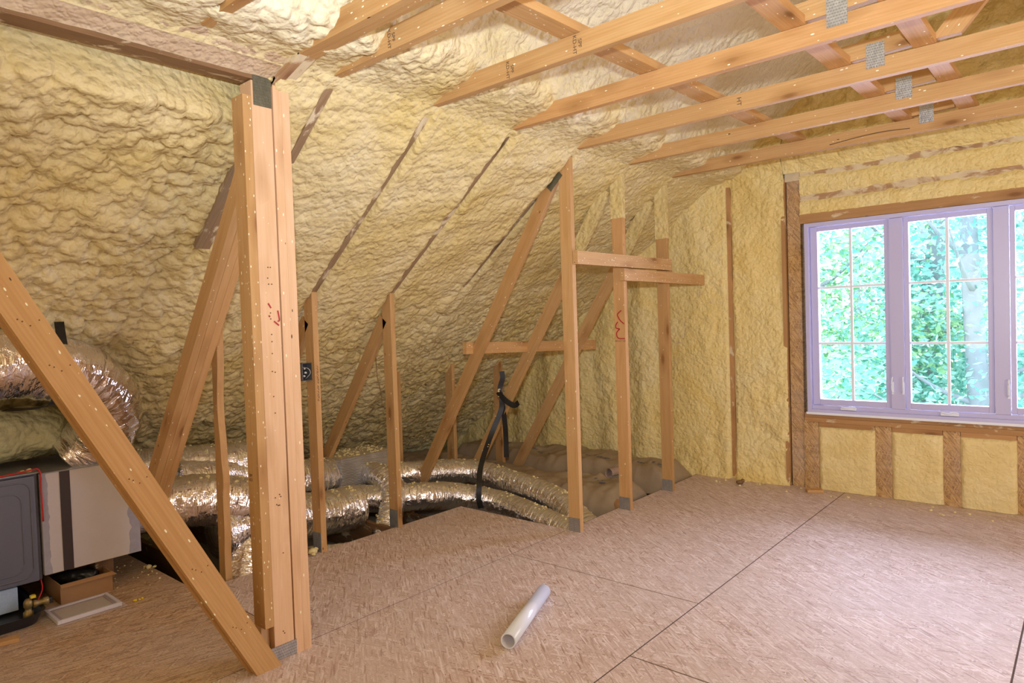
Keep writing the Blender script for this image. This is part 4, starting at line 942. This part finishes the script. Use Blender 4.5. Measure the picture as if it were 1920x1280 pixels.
# cardboard carton
ct = empty('cardboard_carton', (-4.2, 1.17, 0), 'open brown cardboard carton under the white duct box', 'box')
y0, y1, x0, x1, h_ = 1.045, 1.29, -4.36, -4.07, 0.105
box('carton_side', (x1-0.004, y0, 0), (x1, y1, h_), M['carton'], ct); box('carton_side', (x0, y0, 0), (x0+0.004, y1, h_), M['carton'], ct)
box('carton_side', (x0+0.004, y0, 0), (x1-0.004, y0+0.004, h_), M['carton'], ct); box('carton_side', (x0+0.004, y1-0.004, 0), (x1-0.004, y1, h_), M['carton'], ct)
mesh_obj('carton_flap', [(x1, y0, h_), (x1, y1, h_), (x1+0.02, y1+0.015, h_-0.012), (x1+0.02, y0, h_-0.012), (x1, y0, h_-0.003), (x1, y1, h_-0.003), (x1+0.02, y1+0.015, h_-0.015), (x1+0.02, y0, h_-0.015)], [(0, 3, 2, 1), (4, 5, 6, 7), (0, 1, 5, 4), (1, 2, 6, 5), (2, 3, 7, 6), (3, 0, 4, 7)], M['carton'], ct)
box('carton_bottom', (x0+0.004, y0+0.004, 0), (x1-0.004, y1-0.004, 0.004), M['carton_dark'], ct)
o = duct('crumpled_filling', [(x0+0.06, y0+0.04, 0.07), (x0+0.14, (y0+y1)/2, 0.085), (x1-0.09, y1-0.05, 0.075)], 0.035, M['black_plastic'], seed=2.0, seg=12, n=20, amp=0.2)[0]; tag(o, 'dark crumpled plastic lying in the open cardboard carton', 'scrap')
# air filter / framed grille lying on the floor
fi = empty('wrapped_filter', (-3.9, 1.09, 0), 'clear-wrapped flat filter with a white frame lying in front of the carton', 'filter')
bm = bmesh.new()
fx0, fx1, fy_0, fy_1 = -4.005, -3.79, 0.955, 1.24
add_box(bm, (fx0, fy_0, 0.004), (fx1, fy_0+0.014, 0.022), 0.002); add_box(bm, (fx0, fy_1-0.014, 0.004), (fx1, fy_1, 0.022), 0.002)
add_box(bm, (fx0, fy_0+0.0145, 0.004), (fx0+0.014, fy_1-0.0145, 0.022), 0.002); add_box(bm, (fx1-0.014, fy_0+0.0145, 0.004), (fx1, fy_1-0.0145, 0.022), 0.002)
bm_obj('filter_frame', bm, M['white_card'], fi)
bm = bmesh.new()
add_box(bm, (fx0+0.015, fy_0+0.015, 0.004), (fx1-0.015, fy_0+0.03, 0.016)); add_box(bm, (fx0+0.015, fy_1-0.03, 0.004), (fx1-0.015, fy_1-0.015, 0.016)); add_box(bm, (fx0+0.015, fy_0+0.03, 0.004), (fx0+0.03, fy_1-0.03, 0.016)); add_box(bm, (fx1-0.03, fy_0+0.03, 0.004), (fx1-0.015, fy_1-0.03, 0.016))
bm_obj('inner_border', bm, flat_mat('mauve_border', (0.38, 0.27, 0.27), 0.5), fi)
box('filter_media', (fx0+0.031, fy_0+0.031, 0.003), (fx1-0.031, fy_1-0.031, 0.014), M['grille'], fi)
m, nt, b = newmat('clear_film'); b.inputs['Roughness'].default_value = 0.15; b.inputs['Alpha'].default_value = 0.22; b.inputs['Base Color'].default_value = (0.85, 0.82, 0.85, 1)
X, Y = np.meshgrid(np.linspace(fx0-0.04, fx1+0.03, 30), np.linspace(fy_0-0.045, fy_1+0.02, 40), indexing='ij')
ins = np.clip(np.minimum(np.minimum(X-fx0, fx1-X), np.minimum(Y-fy_0, fy_1-Y))/0.02+1, 0, 1)
grid_mesh('clear_wrap', np.stack([X, Y, 0.002+0.023*ins+0.003*fbm(X*60, Y*60, 2)], -1), m, fi)
o = blob_mesh('yellow_clip', [((-3.80, 1.305, 0.006), 0.010), ((-3.795, 1.325, 0.006), 0.009), ((-3.80, 1.34, 0.005), 0.007)], M['yellow'], None, 3); tag(o, 'tiny bright yellow plastic scrap lying by the filter', 'scrap')
o = timber('wood_offcut', (-3.80, 0.62, 0.011), (-3.765, 0.795, 0.011), 0.05, 0.018, (0, 0, 1), M['wood']); tag(o, 'pale wood offcut on the floor at the lower left edge', 'wood scrap')
o = blob_mesh('foam_chunk', [((-4.27, 1.55, 0.010), 0.016), ((-4.25, 1.575, 0.008), 0.012), ((-4.30, 1.54, 0.008), 0.010)], M['foam_crumb'], None, 12); tag(o, 'foam chunk on the grey plywood sheet behind the carton', 'foam scrap')
o = blob_mesh('foam_chunk', [((-3.655, 2.27, 0.022), 0.026), ((-3.66, 2.295, 0.03), 0.020), ((-3.63, 2.26, 0.015), 0.016)], M['foam_crumb'], None, 13); tag(o, 'foam chunk at the foot of the switch-box stud', 'foam scrap')
for i, (p, lb, cat, mt) in enumerate([((-2.215, 5.36, 0.018), 'dark brown crumpled lump at the foot of the gable foam', 'scrap', 'wood_dark')]):
    o = blob_mesh('debris_lump', [(p, 0.024), ((p[0]+0.02, p[1]+0.01, 0.030), 0.018)], M[mt], None, 20); tag(o, lb, cat)
o = timber('wood_offcut', (-1.70, 5.40, 0.012), (-1.60, 5.46, 0.012), 0.07, 0.02, (0, 0, 1), M['wood']); tag(o, 'small pale wood block on the floor at the corner of the window wall', 'wood scrap')
rnd = random.Random(9)
o = blob_mesh('foam_crumbs', [((rnd.uniform(-2.5, -0.3), rnd.uniform(5.25, 5.49), 0.004), rnd.choice((0.004, 0.006, 0.010))) for _ in range(40)]+[((rnd.uniform(-4.5, -3.9), rnd.uniform(1.3, 1.55), 0.003), rnd.choice((0.003, 0.005))) for _ in range(30)]+[((rnd.uniform(-3.6, -0.3), rnd.uniform(1.0, 5.0), 0.002), 0.003) for _ in range(40)], M['foam_crumb'], None, 30); tag(o, 'scattered crumbs of cut foam on the floor', 'foam crumbs', kind='stuff')
# ------------------------------------------------------------------ white pipe on the floor
a = Vector((-1.897, 2.098, 0.035)); b_ = Vector((-2.105, 2.610, 0.035)); L_ = (b_-a); ln = L_.length; ax = L_.normalized()
sd = ax.cross(Vector((0, 0, 1))).normalized(); V = []; F = []; n = 40
fm = []
for r, t in ((0.034, 0), (0.034, ln), (0.029, ln), (0.029, 0)):
    for k in range(n):
        an = 2*math.pi*k/n; V.append(ax*t+sd*math.cos(an)*r+Vector((0, 0, 1))*math.sin(an)*r)
for i in range(4):
    for k in range(n):
        j = (i+1) % 4; F.append((i*n+k, i*n+(k+1) % n, j*n+(k+1) % n, j*n+k)); fm.append(1 if i == 2 else 0)
o = mesh_obj('plastic_pipe', V, F, None, None, Matrix.Translation(a), True, mats=[M['pvc'], M['pvc_in']], fmat=fm)
o.data.polygons.foreach_set('use_smooth', [f != 1 and f != 3 for f in [i for i in range(4) for _ in range(n)]])
tag(o, 'short white plastic pipe lying on the bare floor in the foreground', 'pipe')
# ------------------------------------------------------------------ kraft-faced insulation between the bottom chords
def batt(y0, y1, x0, x1, zb, seed, label):
    nx, ny = int((x1-x0)/0.02), 34
    X, Y = np.meshgrid(np.linspace(x0, x1, nx), np.linspace(y0, y1, ny), indexing='ij')
    e = np.clip(np.minimum(Y-y0, y1-Y)/0.10, 0, 1); ex = np.clip(np.minimum(X-x0, x1-X)/0.12, 0, 1)
    Z = zb-0.16+(0.12+0.06*fbm(X*2.2, Y*2.2, seed)*2)*np.sqrt(e)*np.sqrt(ex)+0.020*(fbm(X*9+Y*6, Y*9, seed+2)-0.5)+0.03*(fbm(X*3, Y*3, seed+5)-0.5)+0.03*(1-np.abs(2*fbm(X*6, Y*3.5, seed+9)-1))**3
    o = grid_mesh('insulation_batt', np.stack([X, Y, Z], -1), M['kraft'], loc=(x0, y0, zb)); tag(o, label, 'insulation', 'kraft-faced insulation batts')
    rn_ = random.Random(seed)
    for k in range(5):
        xx = x0+0.35+k*0.62+rn_.uniform(-.1, .1); yy = (y0+y1)/2+rn_.uniform(-.08, .08)
        if xx > x1-0.25: continue
        i = int((xx-x0)/(x1-x0)*(nx-1)); zz = Z[max(0, i-8):i+8, 8:26].max()
        Vp = []; Fp = []
        for q_ in range(9):
            x_ = xx+q_*0.030; w_ = 0.060 if q_ == 8 else rn_.uniform(0.010, 0.022); y_ = yy-(0.07 if q_ == 8 else 0); h_ = 0.035
            ii = min(nx-1, max(0, int((x_-x0)/(x1-x0)*(nx-1)))); jj = min(ny-1, max(0, int((y_-y0)/(y1-y0)*(ny-1)))); z_q = Z[ii, jj]+0.004; n_ = len(Vp)
            Vp += [(x_, y_, z_q), (x_+w_, y_, z_q), (x_+w_, y_+h_, z_q), (x_, y_+h_, z_q)]; Fp.append((n_, n_+1, n_+2, n_+3))
        mesh_obj('printed_mark', Vp, Fp, M['ink_blue'], o)['kind'] = 'stuff'
    return o
batt(4.245, 4.845, -5.6, -2.72, 0.03, 501, 'kraft-papered insulation batt just behind the long foil ducts')
batt(4.895, 5.50, -5.2, -2.68, 0.09, 502, 'kraft-papered insulation batt against the gable foam wall')
batt(3.615, 4.195, -5.6, -4.35, 0.06, 503, 'kraft-papered insulation batt in the dark behind the first diagonal strut')
batt(2.99, 3.56, -5.6, -4.75, 0.06, 504, 'kraft-papered insulation batt behind the ribbed foil box')
o = blob_mesh('paper_scrap', [((-3.92, 5.05, 0.10), 0.025), ((-3.88, 5.03, 0.095), 0.02), ((-3.96, 5.06, 0.095), 0.018)], M['white_card'], None, 41); tag(o, 'crumpled white paper scrap on the insulation in the far corner', 'scrap')
def curl(name, c, r, ln_, d, mat, label):
    V = []; F = []; d = Vector(d).normalized(); s = d.cross(Vector((0, 0, 1))).normalized(); n = 26; m_ = 8
    for j in range(m_+1):
        for i in range(n+1):
            a_ = -0.5+4.6*i/n; rr = r*(0.6+0.5*i/n)*(1+0.1*mnoise.noise(Vector((i*0.5, j*0.6, 3))))
            V.append(d*ln_*(j/m_)+s*math.cos(a_)*rr+Vector((0, 0, 1))*math.sin(a_)*rr)
    for j in range(m_):
        for i in range(n): F.append((j*(n+1)+i, j*(n+1)+i+1, (j+1)*(n+1)+i+1, (j+1)*(n+1)+i))
    o = mesh_obj(name, V, F, mat, None, Matrix.Translation(Vector(c)), True)
    md = o.modifiers.new('thickness', 'SOLIDIFY'); md.thickness = 0.003
    tag(o, label, 'scrap'); return o
curl('cardboard_curl', (-3.02, 4.45, -0.02), 0.07, 0.35, (1, -0.35, -0.1), M['carton'], 'curled brown cardboard scrap in the pit beside the tall knee studs')
curl('paper_curl', (-3.15, 4.85, 0.07), 0.05, 0.16, (0.2, 1, 0), flat_mat('pink_brown_paper', (0.40, 0.27, 0.20), 0.7, nz=0.1), 'curled pinkish paper tube on the insulation behind the knee studs')
o = blob_mesh('debris_lump', [((-2.74, 5.02, -0.01), 0.05), ((-2.72, 5.08, 0.0), 0.04)], M['kraft'], None, 44); tag(o, 'brown crumpled paper lump behind the foot of the last tall knee stud', 'scrap')
# ------------------------------------------------------------------ outside the window
gr = mesh_obj('ground', [(-60, 5.9, -3.4), (40, 5.9, -3.4), (40, 80, -3.4), (-60, 80, -3.4)], [(0, 1, 2, 3)], M['ground']); tag(gr, kind='structure')
def tree(x, y, r, label, lean=0.0, leafm='leaf', nl=2600, seed=0, spread=2.0, zc=1.0, zr=3.2, group=None):
    rnd = random.Random(seed); t = empty('tree', (x, y, -3.4), label, 'tree', group)
    V, F, UV = tube_data(spline([(x, y, -3.4), (x+lean*0.3, y, -1), (x+lean*0.7, y, 1.5), (x+lean, y, 4.5), (x+lean*1.6, y, 8)], 6), lambda u: r*(1-0.75*u), 12)
    tr_ = mesh_obj('trunk', [v-Vector((x, y, -3.4)) for v in V], F, M['bark'], t, Matrix.Translation((x, y, -3.4)), True)
    for k in range(9):
        z0 = rnd.uniform(-1.5, 4.5); a_ = rnd.uniform(0, 6.28); l_ = rnd.uniform(0.8, spread)
        p = Vector((x+lean*(z0+3.4)/8, y, z0))
        V, F, UV = tube_data(spline([p, p+Vector((math.cos(a_)*l_*0.5, math.sin(a_)*l_*0.5, 0.3)), p+Vector((math.cos(a_)*l_, math.sin(a_)*l_, 0.8))], 4), lambda u: r*0.28*(1-0.8*u), 6)
        mesh_obj('branch', [v-p for v in V], F, M['bark'], t, Matrix.Translation(p), True)
    V = []; F = []
    cl = [(Vector((x+lean*0.6+rnd.gauss(0, spread*0.6), y+rnd.gauss(0, spread*0.5), zc+rnd.uniform(-zr, zr))), rnd.uniform(0.25, 0.75)) for _ in range(46)]
    for i in range(nl):
        c, cr = cl[rnd.randrange(len(cl))]
        p = c+Vector((rnd.gauss(0, cr), rnd.gauss(0, cr), rnd.gauss(0, cr*0.55)))
        s = rnd.uniform(0.035, 0.080); ax_ = Vector((rnd.gauss(0, 1), rnd.gauss(0, 1), rnd.gauss(0, 0.5))).normalized(); bx_ = ax_.cross(Vector((rnd.gauss(0, 1), rnd.gauss(0, 1), rnd.gauss(0, 1)))).normalized()
        o_ = len(V); q = Vector((x, y, -3.4))
        V += [p-q-ax_*s, p-q-bx_*s*0.5, p-q+ax_*s, p-q+bx_*s*0.5]; F.append((o_, o_+1, o_+2, o_+3))
    fo = mesh_obj('foliage', V, F, M[leafm], t, Matrix.Translation((x, y, -3.4)), False); fo['kind'] = 'stuff'
tree(-4.05, 13.0, 0.20, 'tree with a pale trunk seen low through the left window sash', 0.1, 'leaf2', 11000, 1, 1.9, 1.0, 2.8)
tree(-2.75, 13.5, 0.26, 'tree with a leaning trunk seen through the middle sash', 0.9, 'leaf', 13000, 2, 2.0, 0.7, 2.8)
tree(-1.15, 12.0, 0.20, 'tree seen at the right side of the middle sash', -0.3, 'leaf', 11000, 3, 1.9, 0.8, 2.6)
tree(-0.2, 14.5, 0.18, 'tree seen through the narrow right-hand sash', 0.2, 'leaf', 8000, 4, 2.0, 1.0, 3)
tree(-6.8, 18.5, 0.22, 'farther tree behind, leafy and pale, at the left of the window', 0.2, 'leaf2', 6500, 5, 2.6, 1.2, 3.6)
tree(-4.6, 20.0, 0.20, 'farther tree behind the pale-trunked and leaning trees', -0.4, 'leaf', 7500, 6, 2.8, 1.0, 3.6)
tree(-1.9, 19.0, 0.20, 'farther tree behind, at the right of the window', 0.3, 'leaf', 6500, 7, 2.6, 1.0, 3.6)
